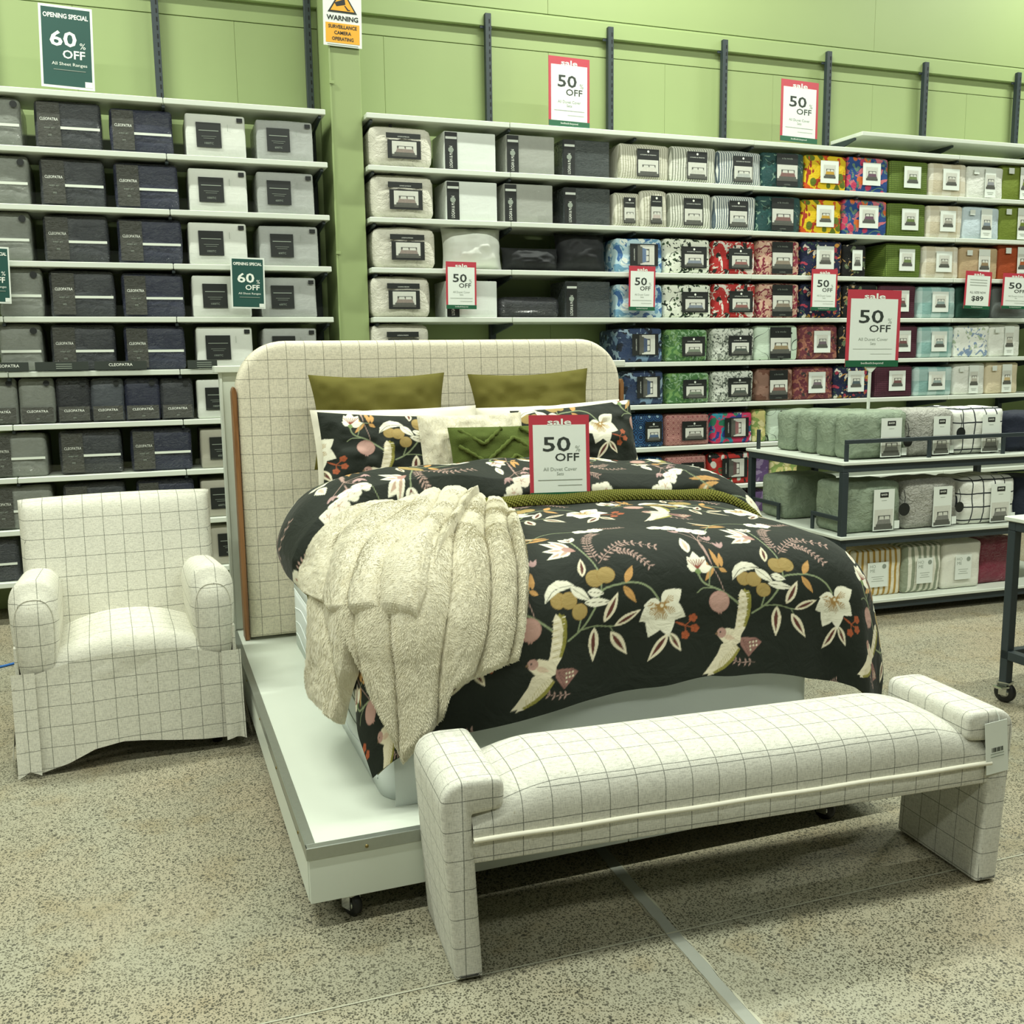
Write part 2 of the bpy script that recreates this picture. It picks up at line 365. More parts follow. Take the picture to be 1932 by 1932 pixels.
for x in (1.36,2.222,3.088,3.972,4.848,5.736,6.653,7.55):
    zt_=aty(917,24,YW-.06)[2] if x>1.5 else 2.9
    upright(rackR,x,zt_)
    if x>1.5:
        slots(rackR,x,2.9,zt_-.06); box('fixing_lug',x-.045,x+.035,YW-.03,YW-.022,zt_-.085,zt_-.06,M_post,rackR,b=.001)
    else: pass
for k,z in enumerate(SZ):
    for x0,x1 in ((-2.4,-.672),(-.668,.206),(.21,xl1)):
        dy=random.Random(k*7+int(x0*10)).uniform(-.004,.004)
        box('shelf',x0,x1,YR+dy,YW-.07,z-.03,z,M_white,rackL,b=.003)
    for x in (-.67,.208,1.06): bracket(rackL,x,z)
    br=[xr0,2.22,3.97,5.735,7.5]
    for i in range(4):
        box('shelf',br[i]+.001,br[i+1]-.001,YR-.004*(i%2),YW-.07,z-.03,z,M_white,rackR,b=.003)
    for x in (1.36,2.222,3.088,3.972,4.848,5.736,6.653): bracket(rackR,x,z)
# high display ledge at the right end
zl=aty(1740,262,YR+.1)[2]
lx0=aty(1612,240,YR-.02)[0]; 
box('top_ledge',4.87,6.6,YR+.02,YW-.07,zl-.028,zl,M_white,rackR,b=.003); box('top_ledge',6.602,7.5,YR+.02,YW-.07,zl-.028,zl,M_white,rackR,b=.003)
for x in (4.86,5.736,6.653): bracket(rackR,x,zl,.3)
# clear lips along the shelf fronts
for k,(x0,x1) in enumerate(((-.66,.02),(.22,.68),)):
    for i in (1,2,3,4,6,7): 
        z=SZ[i]; box('clear_lip',x0+.03*i*(k==1)*.2,x1,YR+.004,YR+.007,z,z+.062,M_clear,rackL,b=0)
box('clear_lip',.72,1.06,YR+.004,YR+.007,SZ[4],SZ[4]+.06,M_clear,rackL,b=0)
for i,x0,x1 in ((1,2.24,3.3),(2,2.4,3.4),(3,2.3,3.3),(4,2.2,3.4),(5,3.3,4.7),(6,3.5,5.2),(7,3.2,4.4)):
    box('clear_lip',x0,x1,YR+.004,YR+.007,SZ[i],SZ[i]+.05,M_clear,rackR,b=0)
# price rail with printed tickets on the sixth left-hand shelf
for px0,px1,txt in ((-30,54,'CLEOPATRA'),(66,167,None),(178,277,'CLEOPATRA'),(354,410,None)):
    a=aty(px0,690,YR-.006)[0]; b_=aty(px1,690,YR-.006)[0]
    tk=box('price_ticket',a,b_,YR-.009,YR-.006,SZ[5]+.004,SZ[5]+.05,M_ink,rackL,b=0)
    if txt: lettering(tk,txt,0,.004,.016,M_wtext,-.003,bold=.01)
    else:
        for q in range(3): box('price_line',-.03,.05,-.0025,-.0016,-.014+.011*q,-.010+.011*q,M_grey_ink,tk,b=0)
# ================= pack materials =================
def fabric(name,build,rough=.7,coat=0.0,crease=.5,cscale=14):
    if name in MC: return MC[name]
    m,nt,b=mk(name); co=objco(nt); col=build(nt,co); put(nt,b.inputs['Base Color'],col); b.inputs['Roughness'].default_value=rough; b.inputs['Specular IOR Level'].default_value=.3
    n=noise(nt,mapv(nt,co,(1,1,1.3)),cscale,3,.6,1.2)
    put(nt,b.inputs['Normal'],bump(nt,n,crease,.012))
    if coat: wrap_coat(nt,b,coat,.07,30,1.0)
    MC[name]=m; return m
def f_plain(c,v=.08):
    def g(nt,co):
        a=C(c); f=noise(nt,mapv(nt,co,(30,30,8)),1,3); return mixc(nt,f,tuple(x*(1-v) for x in a[:3])+(1,),tuple(min(1,x*(1+v)) for x in a[:3])+(1,))
    return g
def f_stripe(c1,c2,period,duty=.5,axis=0):
    def g(nt,co):
        s=nd(nt,'ShaderNodeSeparateXYZ',{0:co},0).node
        p=s.outputs[axis]
        if axis==0: p=mt(nt,'ADD',p,mt(nt,'MULTIPLY',s.outputs[1],1.0))
        p=mt(nt,'ADD',p,mt(nt,'MULTIPLY',noise(nt,co,9,2),.01))
        fr=mt(nt,'FRACT',mt(nt,'DIVIDE',mt(nt,'ADD',p,10.0),period)); k=mt(nt,'MULTIPLY',sstep(nt,fr,0.0,.08),mt(nt,'SUBTRACT',1.0,sstep(nt,fr,duty,duty+.08)))
        return mixc(nt,k,C(c1),C(c2))
    return g
def f_floral(bg,cols,scale=14,seed=0,dens=.52):
    def g(nt,co):
        col=C(bg)
        for i,c in enumerate(cols):
            v=mapv(nt,co,(1,1,1),(seed*1.37+i*2.1,seed*.7,i*1.3+seed*2.3))
            if i%2==0: k=sstep(nt,noise(nt,v,scale*(1+.25*i),2,.5,1.6),dens+.02*i,dens+.03+.02*i)
            else:
                wv=nd(nt,'ShaderNodeVectorMath',{0:v,1:nd(nt,'ShaderNodeVectorMath',{0:noise(nt,v,scale*1.5,1,out='Color'),'Scale':.05},operation='SCALE')},operation='ADD')
                k=mt(nt,'SUBTRACT',1.0,sstep(nt,voro(nt,wv,scale*1.3),.26,.32))
            col=mixc(nt,k,col,C(c))
        return col
    return g
def f_waffle(c,d,p=.014):
    def g(nt,co):
        s=nd(nt,'ShaderNodeSeparateXYZ',{0:co},0).node; ks=[]
        for i in (0,2):
            q=s.outputs[i]
            fr=mt(nt,'FRACT',mt(nt,'DIVIDE',mt(nt,'ADD',q,10.0),p)); ks.append(mt(nt,'SUBTRACT',1.0,sstep(nt,mt(nt,'ABSOLUTE',mt(nt,'SUBTRACT',fr,.5)),.22,.34)))
        return mixc(nt,mt(nt,'MULTIPLY',ks[0],ks[1]),C(d),C(c))
    return g
def f_check(c1,c2,c3,p=.16,off=(0,0)):
    def g(nt,co):
        s=nd(nt,'ShaderNodeSeparateXYZ',{0:co},0).node
        h=[mt(nt,'LESS_THAN',mt(nt,'FRACT',mt(nt,'DIVIDE',mt(nt,'ADD',s.outputs[i],10.0+o),p)),.5) for i,o in ((0,off[0]),(2,off[1]))]
        sm=mt(nt,'MULTIPLY',mt(nt,'ADD',h[0],h[1]),.5); a=mixc(nt,mt(nt,'MULTIPLY',sm,2.0,clamp=True),C(c1),C(c2)); return mixc(nt,mt(nt,'SUBTRACT',mt(nt,'MULTIPLY',sm,2.0),1.0,clamp=True),a,C(c3))
    return g
def f_grid(bg,ln,p=.07,w=.09,off=0):
    def g(nt,co):
        s=nd(nt,'ShaderNodeSeparateXYZ',{0:co},0).node; wob=mt(nt,'MULTIPLY',noise(nt,co,7,2),.014); ks=[]
        for i in range(3):
            fr=mt(nt,'FRACT',mt(nt,'DIVIDE',mt(nt,'ADD',mt(nt,'ADD',s.outputs[i],wob),10.0+off),p)); ks.append(mt(nt,'LESS_THAN',fr,w))
        return mixc(nt,mt(nt,'MAXIMUM',ks[0],mt(nt,'MULTIPLY',ks[2],1.0)),C(bg),C(ln))
    return g
def f_lines(bg,ln,scale=6,w=.03,seed=0):
    def g(nt,co):
        n=noise(nt,mapv(nt,co,(1,1,1),(seed,seed*2,0)),scale,1,.4,1.0); k=mt(nt,'LESS_THAN',mt(nt,'ABSOLUTE',mt(nt,'SUBTRACT',mt(nt,'FRACT',mt(nt,'MULTIPLY',n,5.0)),.5)),w); return mixc(nt,k,C(bg),C(ln))
    return g
def f_rings(bg,c1,c2,scale=16):
    def g(nt,co):
        d=voro(nt,co,scale,rnd=.15); fr=mt(nt,'FRACT',mt(nt,'MULTIPLY',d,5.5)); col=mixc(nt,mt(nt,'GREATER_THAN',fr,.5),C(bg),C(c1)); return mixc(nt,mt(nt,'LESS_THAN',d,.16),col,C(c2))
    return g
P={}
def pm(key,build,**k): P[key]=fabric('cloth_'+key,build,**k)
pm('char',f_plain('#33363a'),coat=1,rough=.5); pm('navy',f_plain('#262a3d'),coat=1,rough=.5); pm('midgrey',f_plain('#7c8078'),coat=1,rough=.5); pm('blackpk',f_plain('#24262a'),coat=1,rough=.5); pm('steel',f_plain('#4a4f55'),coat=1,rough=.4)
pm('olvdark',f_plain('#363630'),coat=1,rough=.5)
pm('whitepk',f_plain('#d8dbd2',.03),coat=.4,crease=.15); pm('silver',f_plain('#a5a8a4',.05),coat=1,crease=.25); pm('beige',f_plain('#a8a596',.05),coat=.4,crease=.2)
pm('cream',f_plain('#d3d0c1',.05),crease=.9,cscale=22); pm('boxwhite',f_plain('#dadfd8',.02),coat=.6,crease=.12); pm('boxgrey',f_plain('#9ea098',.05),coat=.7,crease=.2); pm('boxdark',f_plain('#33393a',.08),coat=1,crease=.3)
pm('st1',f_stripe('#d5d3c3','#a9a893',.017)); pm('st2',f_stripe('#d9dacd','#8d9182',.018,.42)); pm('st3',f_stripe('#d9dcd4','#53616a',.017,.45))
pm('teal',f_floral('#1d4444',['#27544f','#14322f','#7d9a86'],12,1,.6),coat=.5); pm('yellow',f_floral('#d9b81f',['#9d3320','#5b6b1e','#c64e1c'],8,2,.55)); pm('multi',f_floral('#24457f',['#c26a74','#cf6a31','#5f7e6c','#b83c5c'],8,3,.52)); 
pm('waffleg',f_waffle('#6f8438','#4c5f22')); pm('ckcream',f_check('#d8d4c5','#cbc4b0','#bfb59c',.17)); pm('ckaqua',f_check('#b9cdc9','#9cb9b4','#7fa5a0',.17)); pm('whitesoft',f_plain('#d9dbd2',.03),crease=.6,cscale=18); pm('paleblue',f_plain('#bccad0',.06),crease=.6); pm('olive',f_plain('#6b7a2c',.08)); pm('tan',f_plain('#b09a78',.08)); pm('rust',f_plain('#97431f',.1)); pm('dkgreen',f_plain('#25483c',.08)); pm('midgr2',f_plain('#6d7471',.08))
pm('blueflor',f_floral('#b9d3dc',['#41699c','#dfe6df','#6f9cb8'],8,4,.52)); pm('bwflor',f_floral('#dfe3d3',['#1f2b22','#41543b'],20,5,.56)); pm('redflor',f_floral('#a92c2b',['#d9d3c8','#20251f','#cfd3c6'],12,6,.56)); pm('pinkmar',f_floral('#c7a28c',['#8b3345','#d4b9a4','#7a2c3a'],16,7,.53)); pm('navyflor',f_floral('#1d2340',['#c98f3f','#d7d2c4','#3d5a40','#a33a4c'],14,8,.58)); pm('blkflor',f_floral('#141515',['#aa8d5a','#5e6c50','#c4b8a6'],14,9,.63)); pm('wafflem',f_waffle('#5b2f3c','#3d1c28'))
pm('denim',f_floral('#27395a',['#6f8aa6','#131a2b','#93a9ba'],9,10,.55),coat=.6); pm('greenpais',f_floral('#46703f',['#6b9154','#2f5233','#8aa986'],16,11,.52)); pm('damask',f_floral('#cdd1c6',['#7d8479','#3d443e'],26,12,.52)); pm('leafline',f_lines('#c9dac6','#2f3a32',6,.035)); pm('maroonp',f_floral('#69313a',['#8f5a4a','#3e3434','#a06a58'],13,13,.52)); pm('whblue',f_floral('#dfe2da',['#7f93b0','#aab79f'],16,14,.56)); pm('brown',f_floral('#8a6a5c',['#6a4638','#a98775'],7,15,.5)); pm('creamy',f_plain('#cfc3a6',.07)); pm('mandala',f_rings('#15233f','#2d5a87','#7fa0b5',15)); pm('pinkring',f_rings('#7d4247','#c99a8f','#8f4a4c',26)); pm('multi2',f_floral('#c7365e',['#2f8fa3','#d8dcd6','#2c3f86','#2f7a5f'],8,16,.52)); pm('yelgr',f_floral('#c9c07e',['#8aa15a','#dfd6a2'],10,17,.5)); pm('redwb',f_floral('#b3302b',['#1c1c1c','#d7d7cd','#2f6a45'],8,18,.55)); pm('purple',f_floral('#5f4a73',['#8a7a9a','#c7b9a2'],9,19,.55))
pm('sage',f_floral('#87947f',['#7d8a76'],9,20,.5),crease=.9,cscale=20); pm('greyseer',f_lines('#aaa9a0','#96968d',45,.16),crease=1.3,cscale=34); pm('gridchk',f_grid('#dcddd4','#2d3135',.075,.10,.02)); pm('ylstripe',f_stripe('#d9d3bd','#a8873f',.036,.42)); pm('gnstripe',f_stripe('#d9d8c8','#8d9580',.04,.5)); pm('home_white',f_plain('#dcdccf',.02),coat=.6,crease=.3); pm('burgundy',f_plain('#6f2335',.12),coat=.7); pm('navyedge',f_plain('#1d2230',.06))
M_pic_wall=plain('picture_wall','#b9bab0',.5,.12,40); M_pic_wall2=plain('picture_room','#c9cabf',.5,.10,60); M_pic_dark=plain('picture_shadow','#54554e',.5,.2,60)
TINT={}
def tint(h):
    if h not in TINT: TINT[h]=plain('picture_bed_'+h[1:],h,.5,.25,90)
    return TINT[h]
PICM={}
def picture(parent,x,z,w,h,y,bed='#8f8f88',wall=None,turn=False):
    """small printed photograph of a made bed"""
    key=(round(w,3),round(h,3),bed,turn)
    if key not in PICM:
        def q(pts,lay): return [(px_*w,-lay*.00025,pz*h) for px_,pz in pts]
        quads=[([(-.5,-.5),(.5,-.5),(.5,.5),(-.5,.5)],0,0),([(-.3,0),(.36,0),(.36,.2),(-.3,.2)],1,2),([(-.5,-.5),(.5,-.5),(.5,-.34),(-.5,-.34)],1,2),
          ([(-.42,-.42),(.44,-.42),(.34,.06),(-.28,.06)],2,1),([(-.24,.0),(.02,.0),(.0,.16),(-.22,.16)],3,0),([(.06,.0),(.32,.0),(.3,.16),(.06,.16)],3,0),([(-.42,-.42),(.44,-.42),(.42,-.22),(-.4,-.22)],3,2)]
        if turn: quads=[([(b_,-a) for a,b_ in p_],l,m) for p_,l,m in quads]
        v=[];f=[];mi=[]
        for p_,l,m in quads:
            f.append(tuple(range(len(v),len(v)+4))); v+=q(p_,l); mi.append(m)
        me=mesh('printed_picture',v,f,False); 
        for mm in (M_pic_wall2,tint(bed),M_pic_dark): me.materials.append(mm)
        me.polygons.foreach_set('material_index',mi); PICM[key]=me
    return link('printed_picture',PICM[key],None,parent,(x,y,z))
def bars(parent,x,z,w,n,y,mat,dz=.012,t=.0022):
    for i in range(n):
        ww=w*(1-.25*(i%2)); box('text_line',x-ww/2,x+ww/2,y-.0006,y,z-i*dz-t,z-i*dz,mat,parent,b=0)
def pack(name,look,rk,row,pos,px0,px1,pyt,mat,kind='none',d=.32,yf=None,r=.016,bulge=.006,noise_=.003,lean=0,bed='#8f8f88',zb=None,cat='bedding pack',seed=None,label=None,n=(9,3,7),yaw=0):
    yf=yf if yf else YR+.035; zb=SZ[row] if zb is None else zb
    zm=(aty(px0,pyt,yf)[2]+zb)/2
    # pixel height of the middle of the face
    pm_=pyt+45
    x0=aty(px0,pm_,yf)[0]; x1=aty(px1,pm_,yf)[0]; zt=aty((px0+px1)/2,pyt,yf)[2]; w=x1-x0; h=zt-zb
    if label is None:
        label=f"{look}, {ORD[row-1]} shelf of {rk} rack, {pos}"
    seed=seed if seed is not None else int(px0*3+pyt)
    t=thing(name,label,cat,((x0+x1)/2,yf,zb),group=f"{name.replace('_',' ')}s on the {rk} rack",rot=(-lean,0,yaw))
    body=link('body',softbox('body',w,d,h,r,bulge,noise_,seed%60,n),mat,t)
    fy=-bulge-.004-noise_*1.2
    if kind=='cleo':
        lw=w*.38; flat('label_panel',t,-w/2+.012,-w/2+lw,.012,h-.014,fy+.001,P['olvdark'],.0008)
        lettering(t,'CLEOPATRA',-w/2+lw*.56,h*.60,.015,M_wtext,fy-.001,w=lw*.72); lettering(t,'SHEET SET',-w/2+lw*.56,h*.42,.007,M_grey_ink,fy-.001,w=lw*.4); lettering(t,'300',-w/2+lw*.56,h*.27,.009,M_grey_ink,fy-.001)
        flat('white_band',t,-w/2+lw,w/2-.006,h*.40,h*.455,fy-.001,M_white)
    elif kind=='cleo_half':
        flat('white_band',t,-w/2+.006,w/2-.006,h*.40,h*.455,fy,M_white); link('round_sticker',disc(.018),M_black,t,(w*.32,fy,h*.86),(math.pi/2,0,0))
    elif kind=='cleo_small':
        flat('label_panel',t,-w/2+.008,w/2-.008,.01,h*.36,fy+.001,P['olvdark'],.0008); lettering(t,'CLEOPATRA',0,h*.27,.013,M_wtext,fy-.001,w=w*.6); lettering(t,'300',0,h*.11,.008,M_grey_ink,fy-.001); link('round_sticker',disc(.016),M_black,t,(w*.3,fy,h*.88),(math.pi/2,0,0))
    elif kind=='tc':
        c=h*.58; xx=-w*.12; flat('label_card',t,xx-c*.5,xx+c*.5,h*.22,h*.80,fy+.001,M_black); bars(t,xx,h*.62,c*.8,1,fy-.001,M_grey_ink,.01,.004); bars(t,xx,h*.48,c*.6,2,fy-.001,M_grey_ink,.010,.0016)
        lettering(t,'1000TC' if 'white' in look else '600TC',xx,h*.32,.011,M_grey_ink,fy-.001); flat('size_tag',t,w*.36,w*.46,h*.84,h*.94,fy,M_black); flat('fold_mark',t,w*.2,w*.205,h*.62,h*.78,fy,M_grey_ink)
    elif kind=='quilt':
        flat('label_band',t,-w*.26,w*.30,h*.70,h*.83,fy,M_black); lettering(t,'LOGAN & MASON',w*.02,h*.745,.006,M_wtext,fy-.002); flat('label_card',t,-w*.24,w*.30,h*.2,h*.66,fy,M_black); picture(t,w*.03,h*.44,w*.40,h*.38,fy-.002,'#8b7f76'); box('hanger_loop',-w*.15-.01,-w*.15+.01,.03,.034,h-.004,h+.02,M_black,t,b=0)
    elif kind=='spine':
        flat('spine_panel',t,-w/2+.004,-w*.25,.004,h-.006,fy+.002,M_black); flat('size_tag',t,-w/2+.008,-w*.26,h*.80,h*.86,fy,M_paper); lettering(t,'LOGAN & MASON',-w*.375,h*.34,.02,M_wtext,fy-.001,w=h*.55,ang=math.pi/2)
        link('flower_print',disc(.018,7),M_grey_ink,t,(-w*.375,fy-.001,h*.52),(math.pi/2,0,0))
    elif kind=='lm':
        cw=w*.44; xx=w*.06; flat('label_card',t,xx-cw/2,xx+cw/2,h*.10,h*.86,fy,M_black); picture(t,xx,h*.34,cw*.92,h*.44,fy-.002,bed); lettering(t,'LOGAN & MASON',xx,h*.70,.006,M_wtext,fy-.002,w=cw*.72); link('leaf_emblem',disc(.008,6),M_wtext,t,(xx,fy-.002,h*.79),(math.pi/2,0,0))
    elif kind=='lmsq':
        cw=w*.56; xx=w*.13; flat('label_card',t,xx-cw/2,xx+cw/2,h*.16,h*.78,fy,M_black); picture(t,xx,h*.38,cw*.74,h*.36,fy-.002,bed); lettering(t,'LOGAN & MASON',xx,h*.63,.006,M_wtext,fy-.002,w=cw*.55); link('leaf_emblem',disc(.008,6),M_wtext,t,(xx,fy-.002,h*.70),(math.pi/2,0,0))
    elif kind=='lmside':
        xx=w*.08; flat('label_card',t,-w*.22,w*.38,h*.2,h*.84,fy,M_black); picture(t,w*.12,h*.52,w*.36,h*.58,fy-.002,bed,turn=True); lettering(t,'LOGAN & MASON',-w*.13,h*.52,.008,M_wtext,fy-.002,w=h*.34,ang=math.pi/2)
    elif kind=='card':
        cw=w*.44; xx=w*.05; flat('label_card',t,xx-cw/2,xx+cw/2,h*.2,h*.84,fy,M_paper); picture(t,xx,h*.53,cw*.66,h*.38,fy-.002,bed)
    elif kind=='alamode':
        cw=w*.5; flat('label_card',t,-cw/2+.02,cw/2+.02,.01,h*.96,fy,M_black); picture(t,.02,h*.42,cw*.96,h*.46,fy-.002,bed); lettering(t,'a la mode',.02,h*.83,.012,M_grey_ink,fy-.002,w=cw*.5); lettering(t,'COTTON',.02,h*.09,.008,M_grey_ink,fy-.002)
    elif kind=='belly':
        cw=w*.30; xx=w*.10; flat('belly_band',t,xx-cw/2,xx+cw/2,.01,h*.94,fy,M_paper); picture(t,xx,h*.52,cw*.86,h*.44,fy-.002,bed); bars(t,xx,h*.2,cw*.6,2,fy-.002,M_grey_ink); flat('size_tag',t,-w*.36,-w*.22,h*.74,h*.90,fy,M_paper)
    return t,w,h,fy
DC={}
def disc(r,n=18):
    k=(r,n)
    if k not in DC:
        v=[(r*math.cos(2*math.pi*i/n),r*math.sin(2*math.pi*i/n),z) for z in (0,.001) for i in range(n)]
        DC[k]=mesh('disc',v,[tuple(range(n))[::-1],tuple(range(n,2*n))]+[(i,(i+1)%n,(i+1)%n+n,i+n) for i in range(n)],False)
        DC[k]=DC[k]
    return DC[k].copy()
ORD=['first','second','third','fourth','fifth','sixth','seventh','eighth','ninth','tenth']
# ---- left rack
LG=[(1,-22,38,182),(2,-20,54,292),(3,-15,57,399),(4,-2,80,505),(5,0,80,612)]
LD=[(1,66,190,190),(2,76,197,299),(3,83,204,406),(4,95,216,511),(5,97,217,613),(7,113,230,812),(8,122,238,912)]
LN=[(1,208,325,205),(2,217,336,308),(3,223,343,413),(4,232,347,516),(5,236,349,615),(7,248,362,808),(8,260,368,905)]
LW=[(1,351,463,216),(2,357,466,319),(3,357,466,420),(4,364,474,520),(5,372,477,617)]
LS=[(1,485,590,228),(2,486,592,326),(3,490,600,427),(4,494,597,524),(5,498,598,619)]
for r_,a,b_,t_ in LG: pack('sheet_set','mid grey shrink-wrapped sheet set','left',r_,'at picture edge',a,b_,t_,P['midgrey'],'cleo_half',.32,lean=.06)
for r_,a,b_,t_ in LD: pack('sheet_set','charcoal film-wrapped sheet set','left',r_,'left of navy one',a,b_,t_,P['char'],'cleo',.32,lean=.06)
for r_,a,b_,t_ in LN: pack('sheet_set','navy film-wrapped sheet set','left',r_,'next to pale pack',a,b_,t_,P['navy'],'cleo',.32,lean=.06)
for r_,a,b_,t_ in LW: pack('sheet_set','white boxed sheet set with black label','left',r_,'beside silver one',a,b_,t_,P['whitepk'],'tc',.32,lean=.03,r=.01,bulge=.002,noise_=.001)
for r_,a,b_,t_ in LS: pack('sheet_set','silver grey sheet set with black label','left',r_,'nearest the column',a,b_,t_,P['silver'],'tc',.32,lean=.03,r=.01,bulge=.003,noise_=.002)
for k,(a,b_,m,nm) in enumerate(((-34,32,'midgrey','glossy mid grey'),(36,103,'midgrey','dull mid grey'),(107,171,'blackpk','black'),(172,234,'steel','shiny steel grey'),(236,302,'navy','navy blue'),(304,365,'char','dark charcoal'))):
    pack('pillowcase_pack',f'{nm} upright pillowcase pack','left',6,['at picture edge','second in view','third in view','fourth in view','fifth in view','before white pack'][k],a,b_,713,P[m],'cleo_small',.3,lean=.1)
pack('sheet_set','white boxed sheet set behind display partition','left',6,'last one visible',373,470,716,P['whitepk'],'tc',.32,r=.01,bulge=.002,noise_=.001)
for r_,a,b_,t_,q in ((7,380,480,809,'upper of three'),(8,381,480,905,'middle of three'),(9,400,490,990,'lowest of three')): pack('sheet_set','beige sheet set half behind partition','left',r_,q,a,b_,t_,P['beige'],'tc',.32,r=.01,bulge=.002,noise_=.001)
for r_,a,b_,t_ in ((7,-20,88,818),(8,-20,100,918)): 
    pack('sheet_set','grey sheet set with dark label panel','left',r_,'at picture edge',a,b_,t_,P['midgrey'],'cleo',.32,lean=.06)
pack('sheet_set','charcoal sheet set above the armchair back','left',9,'lowest at picture edge',-60,36,1020,P['char'],'cleo',.22,lean=.04)
pack('sheet_set','charcoal sheet set hidden behind the armchair','left',9,'middle',120,240,1012,P['char'],'cleo',.22,lean=.04)
# ---- right rack
R='right'
for r_,a,b_,t_ in ((1,699,815,240),(2,703,818,331),(3,707,822,430),(4,703,812,522),(5,703,810,613)): pack('comforter_pack','cream ribbed quilted comforter pack',R,r_,'nearest column',a,b_,t_,P['cream'],'quilt',.30,r=.035,bulge=.012,noise_=.005,n=(12,5,9))
for r_,a,b_,t_ in ((1,838,935,250),(2,842,938,343),(4,842,938,530)): pack('duvet_set','white duvet set box with black spine',R,r_,'beside cream pack',a,b_,t_,P['boxwhite'],'spine',.26,r=.006,bulge=.001,noise_=.0006)
for r_,a,b_,t_ in ((1,955,1046,256),(2,951,1043,348)): pack('duvet_set','grey duvet set box with black spine',R,r_,'beside white box',a,b_,t_,P['boxgrey'],'spine',.26,r=.006,bulge=.001,noise_=.0006)
for r_,a,b_,t_ in ((1,1062,1150,265),(2,1064,1151,355),(4,1067,1151,531)): pack('duvet_set','charcoal duvet set box with black spine',R,r_,'right of grey box' if r_<3 else 'right of black blanket',a,b_,t_,P['boxdark'],'spine',.26,r=.006,bulge=.001,noise_=.0006)
